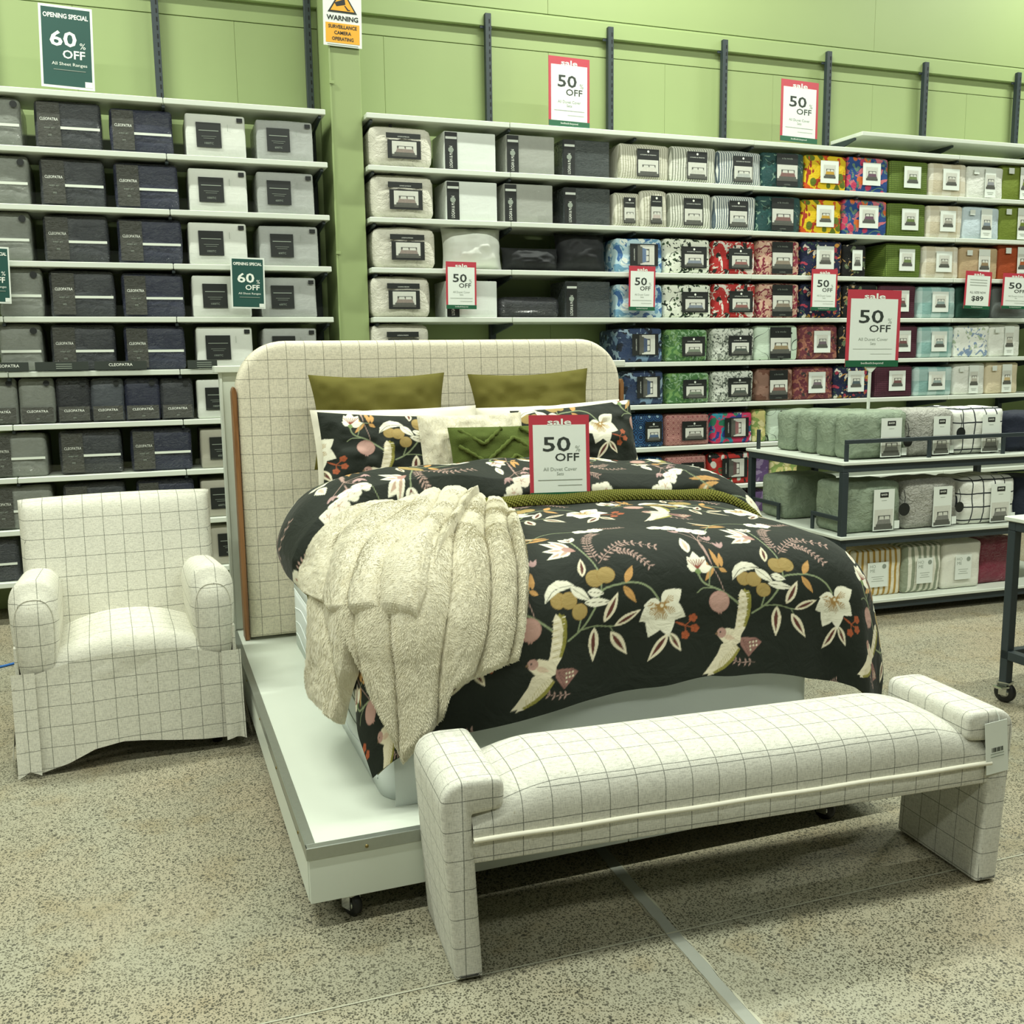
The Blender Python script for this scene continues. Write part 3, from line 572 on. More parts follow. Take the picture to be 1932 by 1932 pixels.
RR=[ # row, x0,x1,top, material, look, kind, picture colour
(1,1168,1262,272,'st1','cream fine-striped duvet set','lm','#c9c8bc'),(1,1265,1351,277,'st2','grey-striped white duvet set','lm','#bfc0b4'),(1,1353,1436,286,'st3','navy-striped white duvet set','lm','#a9aea8'),(1,1438,1518,288,'teal','dark teal duvet set','alamode','#7a5a55'),(1,1520,1597,293,'yellow','yellow and red floral duvet set','card','#b8912f'),(1,1600,1676,297,'multi','blue and orange tropical duvet set','card','#6a4d5e'),(1,1679,1751,304,'waffleg','green waffle duvet set','card','#6a7d4a'),(1,1753,1823,309,'ckcream','cream check duvet set','card','#9a978c'),(1,1825,1892,314,'whitesoft','white duvet set with narrow band','belly','#8b8d90'),(1,1890,1960,312,'olive','olive duvet set','belly','#66752f'),
(2,1158,1208,364,'st1','cream fine-striped duvet set','lm','#c9c8bc'),(2,1260,1342,365,'st2','grey-striped white duvet set','lm','#bfc0b4'),(2,1346,1426,370,'st3','navy-striped white duvet set','lm','#a9aea8'),(2,1428,1511,371,'teal','dark teal duvet set','alamode','#7a5a55'),(2,1513,1588,377,'yellow','yellow and red floral duvet set','card','#b8912f'),(2,1591,1673,377,'multi','blue and orange tropical duvet set','card','#6a4d5e'),(2,1675,1746,384,'waffleg','green waffle duvet set','card','#6a7d4a'),(2,1749,1815,388,'ckcream','cream check duvet set','card','#9a978c'),(2,1817,1885,391,'paleblue','pale blue duvet set','belly','#7f8a92'),(2,1885,1955,389,'olive','olive duvet set','belly','#66752f'),
(3,1162,1250,450,'blueflor','pale blue floral duvet set','lmside','#5f7390'),(3,1253,1339,451,'bwflor','white and black floral duvet set','lmsq','#7b8490'),(3,1345,1424,455,'redflor','red and white floral duvet set','lmsq','#8b5e58'),(3,1430,1508,454,'pinkmar','pink and maroon duvet set','alamode','#857a6a'),(3,1513,1588,454,'navyflor','navy floral duvet set','card','#7b7a72'),(3,1591,1634,462,'blkflor','black floral duvet set','card','#6c6e66'),(3,1672,1738,460,'waffleg','green waffle duvet set','card','#6a7d4a'),(3,1741,1808,465,'ckcream','cream check duvet set','card','#9a978c'),(3,1811,1882,467,'tan','tan duvet set','belly','#8a7658'),(3,1884,1955,462,'rust','rust orange duvet set','belly','#97522d'),
(4,1162,1250,537,'blueflor','pale blue floral duvet set','none','#5f7390'),(4,1253,1342,537,'bwflor','white and black floral duvet set','lmsq','#7b8490'),(4,1346,1425,535,'redflor','red and white floral duvet set','lmsq','#8b5e58'),(4,1431,1507,535,'pinkmar','pink and maroon duvet set','alamode','#857a6a'),(4,1512,1588,535,'navyflor','navy floral duvet set','none','#7b7a72'),(4,1591,1655,536,'blkflor','black floral duvet set','none','#6c6e66'),(4,1658,1728,538,'wafflem','maroon waffle duvet set','card','#6d4a48'),(4,1733,1802,541,'ckaqua','aqua check duvet set','card','#8a9a96'),(4,1805,1870,541,'dkgreen','dark green duvet set','none','#44584c'),(4,1872,1950,541,'midgr2','grey duvet set','none','#6d7471'),
(5,1168,1250,620,'denim','dark blue marbled duvet set','lmside','#47566f'),(5,1258,1335,622,'greenpais','bright green paisley duvet set','lmsq','#75806e'),(5,1345,1423,620,'damask','grey damask duvet set','lmsq','#4a524b'),(5,1426,1505,615,'leafline','pale green leaf-outline duvet set','alamode','#8f7f60'),(5,1510,1580,614,'maroonp','maroon paisley duvet set','card','#6d6068'),(5,1583,1650,612,'blkflor','black floral duvet set','card','#6c6e66'),(5,1662,1731,614,'wafflem','maroon waffle duvet set','card','#6d4a48'),(5,1733,1798,616,'ckaqua','aqua check duvet set','card','#8a9a96'),(5,1801,1865,614,'whblue','white blue-flowered duvet set','none','#8f9aa8'),(5,1866,1924,612,'whitesoft','white duvet set with tall photo','belly','#a5a295'),
(6,1180,1252,700,'denim','dark blue marbled duvet set','lmside','#47566f'),(6,1259,1338,704,'greenpais','bright green paisley duvet set','lmsq','#75806e'),(6,1345,1421,700,'damask','grey damask duvet set','lmsq','#4a524b'),(6,1428,1496,696,'brown','brown marbled duvet set','alamode','#7d5a50'),(6,1499,1571,692,'maroonp','maroon paisley duvet set','card','#6d6068'),(6,1574,1643,690,'navyflor','navy floral duvet set','card','#4d5a5e'),(6,1651,1721,690,'wafflem','maroon waffle duvet set','card','#6d4a48'),(6,1725,1796,692,'ckaqua','aqua check duvet set','card','#8a9a96'),(6,1799,1857,686,'whitesoft','white duvet set with tall photo','belly','#a5a295'),(6,1860,1920,684,'creamy','pale yellow duvet set','belly','#b39f72'),
(7,1196,1252,782,'mandala','blue mandala duvet set','lmsq','#4f6580'),(7,1256,1338,782,'pinkring','pink scallop-patterned duvet set','lmsq','#8d8c84'),(7,1344,1419,779,'multi2','pink and turquoise floral duvet set','lmside','#8d5f60'),(7,1421,1446,773,'yelgr','slim yellow-green duvet set','none','#9a9a60'),(7,1450,1510,772,'leafline','pale leaf-outline duvet set','alamode','#8f7f60'),
(8,1196,1252,864,'mandala','blue mandala duvet set','lmsq','#4f6580'),(8,1256,1333,860,'pinkring','pink scallop-patterned duvet set','lmsq','#8d8c84'),(8,1338,1417,855,'redwb','red, black and white floral duvet set','lmside','#5f4a48'),(8,1421,1452,852,'purple','purple floral duvet set','none','#6c5a80'),(8,1455,1505,850,'yelgr','yellow-green leafy duvet set','none','#9a9a60'),
(9,1415,1452,925,'purple','purple floral duvet set','none','#6c5a80'),(9,1330,1410,930,'redwb','red, black and white floral duvet set','lmside','#5f4a48')]
byrow={}
for q in RR: byrow.setdefault(q[0],[]).append(q)
for r_,L_ in byrow.items():
    for i,(row,a,b_,t_,m,look,kind,bed) in enumerate(L_):
        prev=L_[i-1][5].split(' duvet')[0] if i else 'boxes' if row<5 else 'shelf start'
        pos='right of '+prev
        while len((look+' x shelf of right rack '+pos).split())>16: prev=' '.join(prev.split()[:-1]); pos='right of '+prev
        pack('duvet_set',look,R,row,pos,a,b_,t_,P[m],kind,.32,bed=bed,r=.018,bulge=.006,noise_=.004,lean=.02)
pack('pillowcase_pack','small cream striped pillowcase pack',R,2,'propped before striped set',1209,1258,360,P['st1'],'lm',.05,yf=YR+.02,bed='#b8ada4')
# plump loose pillows on the third and fourth shelves
def pillow_mesh(name,w,h,t,nu=30,nv=24,pinch=.05,seed=0,crease=.006,p=2.6):
    u=np.linspace(-1,1,nu);v=np.linspace(-1,1,nv); U,V=np.meshgrid(u,v,indexing='ij')
    prof=(np.clip(1-np.abs(U)**p,0,1)**.62)*(np.clip(1-np.abs(V)**p,0,1)**.62)
    X=U*w/2*(1-pinch*(1-V**2)*np.abs(U)**3*0-pinch*np.cos(V*np.pi/2)*np.abs(U)**2); Z=V*h/2*(1-pinch*np.cos(U*np.pi/2)*np.abs(V)**2)
    n=vnoise(U*3+seed,V*2.5+seed*.7,seed)*crease*2+vnoise(U*7+seed,V*6,seed+1)*crease
    edge=np.minimum(1,prof*3)
    F1=np.stack([X,-(prof*t/2+n*edge),Z],-1); F2=np.stack([X,prof*t/2-n*edge*.5,Z],-1)
    nvt=nu*nv; idx=np.arange(nvt).reshape(nu,nv)
    def fc(I,flip):
        q=np.stack([I[:-1,:-1],I[1:,:-1],I[1:,1:],I[:-1,1:]],-1).reshape(-1,4); return q[:,::-1] if flip else q
    return rawmesh(name,np.concatenate([F1.reshape(-1,3),F2.reshape(-1,3)]),np.concatenate([fc(idx,False),fc(idx+nvt,True)]))
def loose_pillow(label,px0,px1,pyt,row,mat,t,tilt=.12,yf=YR+.12):
    x0=aty(px0,pyt+40,yf)[0];x1=aty(px1,pyt+40,yf)[0]; h=aty((px0+px1)/2,pyt,yf)[2]-SZ[row]
    th=thing('pillow',label,'pillow',((x0+x1)/2,yf,SZ[row]),rot=(-tilt,0,0))
    link('body',pillow_mesh('body',x1-x0,h,t,seed=int(px0)),mat,th,(0,0,h/2)); return th
M_pwhite=plain('white_pillow_cotton','#dde0d6',.8,.03,10); M_pblack=plain('black_pillow_cotton','#17191b',.7,.1,10)
loose_pillow('plump white pillow standing among boxes on third shelf of right rack',834,946,428,3,M_pwhite,.20)
loose_pillow('low slumped black pillow beside plump white pillow on third shelf',946,1052,468,3,M_pblack,.24,.05)
loose_pillow('upright black pillow on third shelf, left of pale blue floral set',1048,1142,440,3,M_pblack,.2)
pack('blanket_pack','flat black folded blanket pack',R,4,'beside white box',944,1056,562,P['blackpk'],'none',.28,r=.03,bulge=.01,noise_=.005)
# ================= display platform, mattress, headboard =================
plat=thing('display_platform','low white wheeled platform with aluminium edging under the bed','platform',(0,0,0))
PX0,PX1,PY0,PY1,PZ0,PZ1=.312,2.11,2.362,4.62,.074,.222
box('deck',PX0+.012,PX1-.012,PY0+.012,PY1,PZ1-.018,PZ1,M_white,plat,b=.001)
for nm,a in (('front_panel',(PX0+.002,1.20,PY0,PY0+.016,PZ0,PZ1-.019)),('front_panel',(1.204,PX1-.002,PY0,PY0+.016,PZ0,PZ1-.019)),('side_panel',(PX0,PX0+.016,PY0+.017,PY1,PZ0,PZ1-.019)),('side_panel',(PX1-.016,PX1,PY0+.017,PY1,PZ0,PZ1-.019)),('rear_panel',(PX0+.017,PX1-.017,PY1-.016,PY1,PZ0,PZ1-.019))):
    box(nm,*a,M_white,plat,b=.001)
for nm,a in (('edge_strip',(PX0-.004,PX1,PY0-.003,PY0,PZ1-.03,PZ1+.002)),('edge_strip',(PX0-.004,PX1,PY0,PY0+.022,PZ1,PZ1+.002)),('edge_strip',(PX0-.004,PX0-.001,PY0,PY1,PZ1-.03,PZ1+.002)),('edge_strip',(PX0-.001,PX0+.022,PY0+.022,PY1,PZ1,PZ1+.002))): box(nm,*a,M_metal,plat,b=.0006)
M_brass=plain('brass_screw','#8a7a4a',.35,.1,40,metal=.9)
for x in (.46,.9,1.4,1.9): lathe('screw',[(0,.003),(.004,.002),(.005,0)],M_brass,plat,10,(x,PY0-.003,PZ1-.018),(math.pi/2,0,0))
for y in (2.5,2.95,3.4,3.85): lathe('screw',[(0,.003),(.004,.002),(.005,0)],M_brass,plat,10,(PX0-.004,y,PZ1-.018),(0,-math.pi/2,0))
box('side_slot',PX0-.0008,PX0+.001,2.5,3.2,PZ1-.045,PZ1-.040,M_dark,plat,b=0)
def caster(parent,x,y,r=.038,zt=.095,wmat=None,yaw=0.0):
    c,s=math.cos(yaw),math.sin(yaw)
    G=np.array([[( (k_-.5)*w_*0+ww, rr*math.cos(t),r+rr*math.sin(t)) for t in np.linspace(0,2*math.pi,24,endpoint=False)] for rr,ww,w_,k_ in ((.006,-.012,0,0),(r*.8,-.012,0,0),(r,-.008,0,0),(r,.008,0,0),(r*.8,.012,0,0),(.006,.012,0,0))])
    wheel=link('caster_wheel',gridmesh('caster_wheel',G,closev=True),wmat or M_rubber,parent,(x,y,0.0),(0,0,yaw))
    h=lathe('caster_hub',[(.0,-.0135),(r*.45,-.0135),(r*.45,.0135),(0,.0135)],M_chrome,wheel,14,(0,0,r),(0,math.pi/2,0))
    f=link('caster_fork',mesh('caster_fork',[p for sx in (-.018,.014) for p in boxv(sx,sx+.004,-.012,.02,r-.01,zt-.008)]+boxv(-.022,.022,-.024,.026,zt-.010,zt),[tuple(i+8*k for i in q) for k in range(3) for q in BOXF],False),M_chrome,parent,(x,y,0),(0,0,yaw))
    return wheel
for x,y in ((.425,2.405),(1.9,2.405),(.45,4.4),(1.9,4.4)): caster(plat,x,y,.032,.074,None,.5)
# mattress with quilted white border, standing on the platform
M_matt=plain('white_mattress_cloth','#dfe5e2',.8,.02,10,.15,500)
mat_t=thing('mattress','thick white mattress and base with stitched border, standing on the platform','mattress',(0,0,0))
def loop_box(x0,x1,y0,y1,r,prof,n=10):
    """stack of rounded rectangles: prof = [(inset,z)]"""
    P_=[]
    for ins,z in prof:
        row=[]
        for cx,cy,a0 in ((x1-r,y1-r,0),(x0+r,y1-r,90),(x0+r,y0+r,180),(x1-r,y0+r,270)):
            for k in range(n):
                t=math.radians(a0+90*k/(n-1)); row.append((cx+(r-ins)*math.cos(t),cy+(r-ins)*math.sin(t),z))
        P_.append(row)
    return np.array(P_)
def subdivide_rows(P_): return P_
prof=[(.06,.222),(.0,.224)]
zz=[.224,.30,.38,.44,.462,.468,.475,.52,.56]
for z in zz: prof.append((.012 if z==.468 else .0,z))
prof+=[(.01,.60),(.04,.63),(.3,.64)]
MX0,MX1,MY0,MY1=.552,1.95,2.53,4.30
link('base_and_side',gridmesh('base_and_side',loop_box(MX0,MX1,MY0,MY1,.09,prof),closev=True),M_matt,mat_t)
link('top_panel',mesh('top_panel',[(MX0+.05,MY0+.05,.638),(MX1-.05,MY0+.05,.638),(MX1-.05,MY1-.05,.638),(MX0+.05,MY1-.05,.638)],[(0,1,2,3)],False),M_matt,mat_t)
for z in (.468,):
    pts=loop_box(MX0,MX1,MY0,MY1,.09,[(.004,z)])[0]; pts=np.vstack([pts,pts[:1]]); tube('piping',pts,.006,M_matt,mat_t,6)
# wavy quilting lines on the visible left border
for k,z in enumerate((.27,.33,.40,.525,.555)):
    ys=np.linspace(MY0+.1,MY1-.1,60); tube('quilting_seam',np.stack([np.full(60,MX0-.001),ys,z+.012*np.sin(ys*14+k)],1),.0022,M_matt,mat_t,5)
# loose sheet hanging over the foot end
M_sheet=plain('pale_grey_sheet','#c2c8c2',.8,.04,6,.1,300)
xs=np.linspace(MX0+.02,MX1+.015,90); zs=np.linspace(.225,.56,22); Xg,Zg=np.meshgrid(xs,zs,indexing='ij')
Yg=MY0-.016-.010*vnoise(Xg*5,Zg*3+2,31)-.005*vnoise(Xg*3+Zg*14,Zg*12,32)
edge=np.clip((Xg-(MX1-.09))/.1,0,1); Yg+=.10*edge**2
sh=link('valance_sheet',gridmesh('valance_sheet',np.stack([Xg,Yg,Zg],-1)),M_sheet,mat_t)
# headboard
M_hb=check_fabric('headboard_check',.079,.0011,(.01,0,.03),base='#d9d2bc',line='#5a584a')
hb=thing('headboard','tall rounded headboard in cream windowpane check with wooden edges','headboard',(0,0,0))
HX0,HX1,HZ0,HZ1,HY=.372,2.16,.235,1.512,4.345
def rrect(x0,x1,z0,z1,r,n=14):
    out=[(x1,z0)]
    for cx,cz,a0 in ((x1-r,z1-r,0),(x0+r,z1-r,90)):
        for k in range(n):
            t=math.radians(a0+90*k/(n-1)); out.append((cx+r*math.cos(t),cz+r*math.sin(t)))
    out.append((x0,z0)); return np.array(out)
o0=rrect(HX0,HX1,HZ0,HZ1,.21); ctr=np.array([(HX0+HX1)/2,(HZ0+HZ1)/2-.1])
def inset(o,d): 
    x0,x1=HX0+d,HX1-d; return rrect(x0,x1,HZ0+d*.3,HZ1-d,max(.21-d,.05))
rows=[]
for d,y in ((0,HY+.11),(0,HY+.035),(.004,HY+.018),(.013,HY+.006),(.028,HY),(.06,HY-.003),(.15,HY-.004)): rows.append([(p[0],y,p[1]) for p in inset(o0,d)])
G=np.array(rows); V=G.reshape(-1,3); nv_=G.shape[1]; nr=G.shape[0]
F=[(i*nv_+j,(i+1)*nv_+j,(i+1)*nv_+(j+1)%nv_,i*nv_+(j+1)%nv_) for i in range(nr-1) for j in range(nv_)]+[tuple((nr-1)*nv_+j for j in range(nv_)),tuple(j for j in reversed(range(nv_)))]
fixn(link('upholstered_panel',mesh('upholstered_panel',V,F),M_hb,hb))
for x0,x1 in ((HX0-.020,HX0-.001),(HX1+.001,HX1+.020)):
    pts=[(x0,HZ0-.01),(x1,HZ0-.01),(x1,1.30),(x1-.004,1.315),((x0+x1)/2,1.322),(x0+.004,1.315),(x0,1.30)]
    poly_extrude('wood_edge',pts,HY+.012,HY+.10,M_wood,hb)
# white partition standing right behind the headboard
pt=thing('display_partition','white upright partition with a capped top behind the headboard','partition',(0,0,0))
qa=aty(424,900,4.56)[0]; qb=aty(1168,690,4.56)[0]; zc=aty(440,690,4.55)[2]
box('partition_panel',qa+.012,qb-.012,4.56,4.60,.224,zc-.03,M_white,pt,b=.002); box('cap',qa-.02,qb+.02,4.53,4.66,zc-.03,zc,M_white,pt,b=.003)
box('edge_post',qa,qa+.012,4.55,4.61,.224,zc-.03,M_white,pt,b=.001)
# ================= printed flower-and-bird cloth =================
TW,TH=880,1050; UX,UY=.61/880,.00062
def make_print():
    bgc=np.array(C('#191f16')[:3]); cv=np.tile(bgc,(TH,TW,1)).astype(np.float32)
    fy=lambda y:(y-560)*1.45+470 if y<560 else (y-560)*1.0+470
    def T(pts): return np.array([(x,fy(y)) for x,y in pts],float)
    def paint(mask_fn,lo,hi,col):
        col=np.array(C(col)[:3] if isinstance(col,str) else col,np.float32)
        x0,y0=np.floor(lo).astype(int)-1; x1,y1=np.ceil(hi).astype(int)+2
        X,Y=np.meshgrid(np.arange(x0,x1),np.arange(y0,y1)); m=mask_fn(X+.5,Y+.5)
        cv[(Y[m])%TH,(X[m])%TW]=col
    def poly(pts,col,raw=False):
        p=np.array(pts,float) if raw else T(pts)
        def f(X,Y):
            ins=np.zeros(X.shape,bool)
            for (xa,ya),(xb,yb) in zip(p,np.roll(p,-1,0)):
                if ya==yb: continue
                c=((ya>Y)!=(yb>Y))&(X<(xb-xa)*(Y-ya)/(yb-ya)+xa); ins^=c
            return ins
        paint(f,p.min(0),p.max(0),col)
    def smooth(p,n=8):
        p=np.array(p,float); out=[]
        for i in range(len(p)-1):
            a=p[max(i-1,0)];b=p[i];c=p[i+1];d=p[min(i+2,len(p)-1)]
            for t in np.linspace(0,1,n,endpoint=False): out.append(.5*((2*b)+(-a+c)*t+(2*a-5*b+4*c-d)*t*t+(-a+3*b-3*c+d)*t**3))
        out.append(p[-1]); return np.array(out)
    def stroke(pts,w,col,raw=False,sm=True):
        p=np.array(pts,float) if raw else T(pts)
        if sm and len(p)>2: p=smooth(p)
        def f(X,Y):
            m=np.zeros(X.shape,bool)
            for a,b in zip(p[:-1],p[1:]):
                d=b-a; t=np.clip(((X-a[0])*d[0]+(Y-a[1])*d[1])/(d@d+1e-9),0,1); m|=(X-a[0]-t*d[0])**2+(Y-a[1]-t*d[1])**2<(w/2)**2
            return m
        paint(f,p.min(0)-w,p.max(0)+w,col)
    def circ(x,y,r,col,ry=None):
        y=fy(y); ry=ry or r; paint(lambda X,Y:((X-x)/r)**2+((Y-y)/ry)**2<1,np.array([x-r,y-ry]),np.array([x+r,y+ry]),col)
    def lens(p,q,w,col,inner=None,vein=None,skew=.0):
        p,q=T([p,q]); d=q-p; L=np.hypot(*d); n=np.array([-d[1],d[0]])/L
        t=np.linspace(0,1,14); pr=np.sin(np.pi*t**.8)*w/2
        side=lambda s,k:[tuple(p+d*tt+n*(s*pp*k+skew*w*math.sin(math.pi*tt))) for tt,pp in zip(t,pr)]
        poly(side(1,1)+side(-1,1)[::-1],col,True)
        if inner:
            t=t*.72+.12; pr=pr*.9; poly(side(1,.5)+side(-1,.35)[::-1],inner,True)
        if vein: stroke([tuple(p+d*.05),tuple(p+d*.92)],2.5,vein,True,False)
    cream='#d9d0b4'; white='#dedbc6'; mar='#5b3128'; mauve='#a88277'; oran='#b88c52'; rust='#9c5030'; gold='#9c8650'; stem='#7f8a68'; olive='#86813a'; tanl='#9b7b47'; fern='#a78b80'
    # stems
    stroke([(330,820),(400,780),(460,710),(500,640),(560,622),(660,620),(720,650),(755,705)],9,stem)
    stroke([(80,590),(100,645),(180,690),(255,755),(275,790)],9,stem); stroke([(160,560),(175,620),(190,690)],3,fern)
    stroke([(380,788),(460,785),(540,803),(610,790)],6,stem); stroke([(500,645),(512,560)],7,stem); stroke([(378,790),(398,730)],7,stem)
    stroke([(450,380),(470,450),(500,520),(508,560)],7,stem); stroke([(455,785),(470,850)],4,stem); stroke([(525,800),(545,840)],4,stem)
    stroke([(60,690),(90,670),(140,672)],5,stem)
    # ferns
    def fernb(pts,n,ln,w):
        p=smooth(T(pts),12); stroke(p,3,fern,True,False); idx=np.linspace(4,len(p)-2,n).astype(int)
        for i in idx:
            d=p[min(i+1,len(p)-1)]-p[i-1]; d/=np.hypot(*d)+1e-9; nn=np.array([-d[1],d[0]])
            for s in (1,-1):
                e=p[i]+d*ln*.55+nn*s*ln; m=(p[i]+e)/2; a=e-p[i]; pe=np.array([-a[1],a[0]])/np.hypot(*a)*w/2; poly([p[i],m+pe,e,m-pe],fern,True)
    fernb([(515,510),(510,440),(540,380),(588,350)],15,26,9); fernb([(520,520),(600,470),(690,440),(812,468)],12,26,11); fernb([(600,478),(680,490),(748,550)],10,24,10)
    fernb([(330,1060),(250,1045),(190,1010)],6,20,9); fernb([(620,250),(700,262),(790,240)],10,22,9)
    # pink sprig
    for q in ((90,375),(150,378),(200,400),(240,480),(205,440)):
        stroke([(160,555),(155,450),q],3,fern)
        for k in (-1,0,1): lens((q[0],q[1]+10),(q[0]+k*26,q[1]-22),16,'#a98a86')
    # orange leaves
    lens((612,617),(664,543),34,oran); lens((600,630),(648,712),34,oran,vein=tanl); lens((390,310),(238,284),26,oran,vein=tanl); lens((395,322),(252,330),28,oran,vein=tanl)
    for a,b_ in (((145,560),(90,516)),((190,572),(182,490)),((165,570),(106,636)),((205,570),(218,510)),((190,575),(225,600))): lens(a,b_,24,oran)
    stroke([(190,572),(150,575),(120,660)],5,stem)
    # pomegranates
    circ(162,738,51,mauve); circ(162,738,45,'#b08c80'); poly([(150,786),(174,786),(168,800),(162,790),(156,800)],mauve)
    # lemons
    for x,y,r in ((485,572,40),(535,566,38),(303,640,34),(350,648,36),(392,706,34)): circ(x,y,r+2,'#8f7238',r+2); circ(x,y,r,gold,r*1.02)
    # cap of white leaves
    poly([(243,642),(250,600),(275,568),(315,552),(362,560),(390,588),(352,596),(310,604),(275,622)],white); stroke([(250,635),(300,590),(385,586)],3,'#4a4a3c')
    for a,b_,w in (((368,592),(446,668),46),((440,628),(512,650),40),((418,672),(542,694),40)): lens(a,b_,w,white,vein='#55543f')
    # maroon-hearted leaves
    for a,b_,w in (((500,778),(572,655),44),((545,804),(668,744),36),((455,790),(442,945),48),((528,826),(598,945),50),((432,556),(450,488),36),((792,868),(690,990),44),((800,865),(848,958),40)): lens(a,b_,w,cream,mar)
    stroke([(775,790),(795,860),(815,900)],5,stem)
    # lily
    cx,cy=768,735
    for tx,ty,w in ((858,675,70),(866,790,74),(792,866,78),(705,862,78),(670,792,70),(690,730,56)):
        lens((cx,cy),(tx+ (tx-cx)*.12,ty+(ty-cy)*.12),w*1.25,white)
    for tx,ty in ((858,675),(866,790),(792,866),(705,862),(670,792),(690,730)):
        for k in (-2,-1,0,1,2):
            ang=math.atan2(ty-cy,tx-cx)+k*.13; L_=70-6*abs(k); stroke([(cx+14*math.cos(ang),cy+14*math.sin(ang)),(cx+L_*math.cos(ang),cy+L_*math.sin(ang))],3.0,tanl,sm=False)
    circ(cx,cy,16,tanl); circ(cx,cy,8,cream)
    # rust sprig
    for q in ((912,806),(918,856),(872,884)):
        stroke([(830,818),(872,838),q],4.5,rust)
        for k in range(5):
            t=k*1.256; circ(q[0]+12*math.cos(t),q[1]+12*math.sin(t),9,rust)
    # magnolia
    for tx,ty,w in ((308,425,44),(325,362,48),(372,352,44),(310,470,42),(362,468,44)): lens((425,440),(tx,ty),w,white,'#b59a86')
    lens((395,425),(448,450),40,mauve)
    for k in (-1,0,1): lens((450,392),(450+k*34,352),34,white)
    for k in range(-2,3): stroke([(450,388),(450+k*12,366)],3,mar,sm=False)
    # open side flower with buds
    for tx,ty,w in ((55,520,50),(95,500,56),(140,522,52),(158,565,48),(40,555,44)): lens((85,578),(tx,ty),w,white)
    for k in range(-3,4): stroke([(85,575),(95+k*14,535)],4,'#7d3a2c',sm=False)
    lens((80,600),(90,570),30,'#6f8450'); lens((70,505),(80,425),44,white,'#c9b09a')
    for x,y,r in ((40,300,34),(95,318,40),(150,352,44),(205,380,40)):
        for k in range(5): circ(x+r*.5*math.cos(k*1.256),y+r*.32*math.sin(k*1.256),r*.55,white)
        for k in range(5): stroke([(x,y),(x+r*.6*math.cos(k*1.256+.6),y+r*.4*math.sin(k*1.256+.6))],3,'#b08f7a',sm=False)
    lens((330,300),(240,250),24,cream,mar); stroke([(230,390),(330,300),(430,270),(560,290)],5,stem)
    for x,y in ((560,292),(610,300),(640,278)):
        for k in range(5): circ(x+20*math.cos(k*1.256),y+13*math.sin(k*1.256),18,white)
        circ(x,y,7,'#b08f7a')
    # bird
    poly([(262,930),(300,935),(345,945),(372,968),(335,1000),(300,1030),(284,1005),(262,965)],'#8b665d')
    for k in range(7): circ(312+(k%3)*16,962+(k//3)*18,5,cream)
    for k in range(4): stroke([(275,945),(352-k*16,955+k*22)],2,'#5f423c',sm=False)
    up=[(205,930),(240,870),(258,785),(268,712),(282,692),(290,700),(298,692),(308,704),(318,702),(327,730),(326,790),(318,832),(295,884),(265,922),(235,952)]
    lo=[(235,952),(258,985),(220,1030),(172,1062),(120,1082),(84,1090),(92,1078),(62,1082),(76,1068),(108,1030),(142,985),(160,945),(205,925)]
    poly(up,cream); poly(lo,cream)
    poly([(290,700),(298,692),(308,704),(318,702),(327,730),(326,790),(318,832),(295,884),(282,880),(302,820),(308,760),(302,718)],olive)
    poly([(250,975),(258,985),(220,1030),(172,1062),(120,1082),(110,1074),(165,1048),(212,1014)],olive)
    for k in range(13):
        t=k/12; a=(262-20*t+ (0 if t<.5 else 8),720+170*t); stroke([(a[0],a[1]),(a[0]+62-22*t,a[1]-8+4*t)],2.5,'#b3a777' if k%2 else '#efe8cf',sm=False)
        stroke([(235-105*t,955+85*t),(255-125*t,985+92*t)],2.5,'#b3a777',sm=False)
    poly([(148,905),(162,878),(195,868),(240,885),(268,918),(262,950),(230,962),(180,945)],cream); circ(166,888,24,'#b08c80'); poly([(146,880),(132,892),(148,896)],'#7b6248'); circ(160,884,4,'#2a2620'); lens((178,905),(235,930),26,'#cdb79e')
    # soften to half a thread
    k=np.zeros_like(cv)
    for dx,dy in ((0,0),(1,0),(-1,0),(0,1),(0,-1)): k+=np.roll(np.roll(cv,dx,1),dy,0)
    return k/5
PRINT=make_print()
def sample_print(a,b):
    x=(np.asarray(a)/UX)%TW; y=(np.asarray(b)/UY)%TH
    x0=np.floor(x).astype(int)%TW;y0=np.floor(y).astype(int)%TH;fx=(x-np.floor(x))[...,None];fy=(y-np.floor(y))[...,None]; x1=(x0+1)%TW;y1=(y0+1)%TH
    return (PRINT[y0,x0]*(1-fx)+PRINT[y0,x1]*fx)*(1-fy)+(PRINT[y1,x0]*(1-fx)+PRINT[y1,x1]*fx)*fy
def set_print(me,col):
    col=col.reshape(-1,3); ca=me.color_attributes.new('print','FLOAT_COLOR','POINT'); out=np.ones((len(col),4),np.float32); out[:,:3]=col; ca.data.foreach_set('color',out.ravel())
def print_mat():
    m,nt,b=mk('dark_printed_velvet'); at=nt.nodes.new('ShaderNodeAttribute'); at.attribute_name='print'; put(nt,b.inputs['Base Color'],at.outputs['Color']); b.inputs['Roughness'].default_value=.72; b.inputs['Specular IOR Level'].default_value=.25
    b.inputs['Sheen Weight'].default_value=.08; b.inputs['Sheen Roughness'].default_value=.4
    co=objco(nt); put(nt,b.inputs['Normal'],bump(nt,noise(nt,co,11,4,.6,.6),.35,.02)); return m
M_print=print_mat()
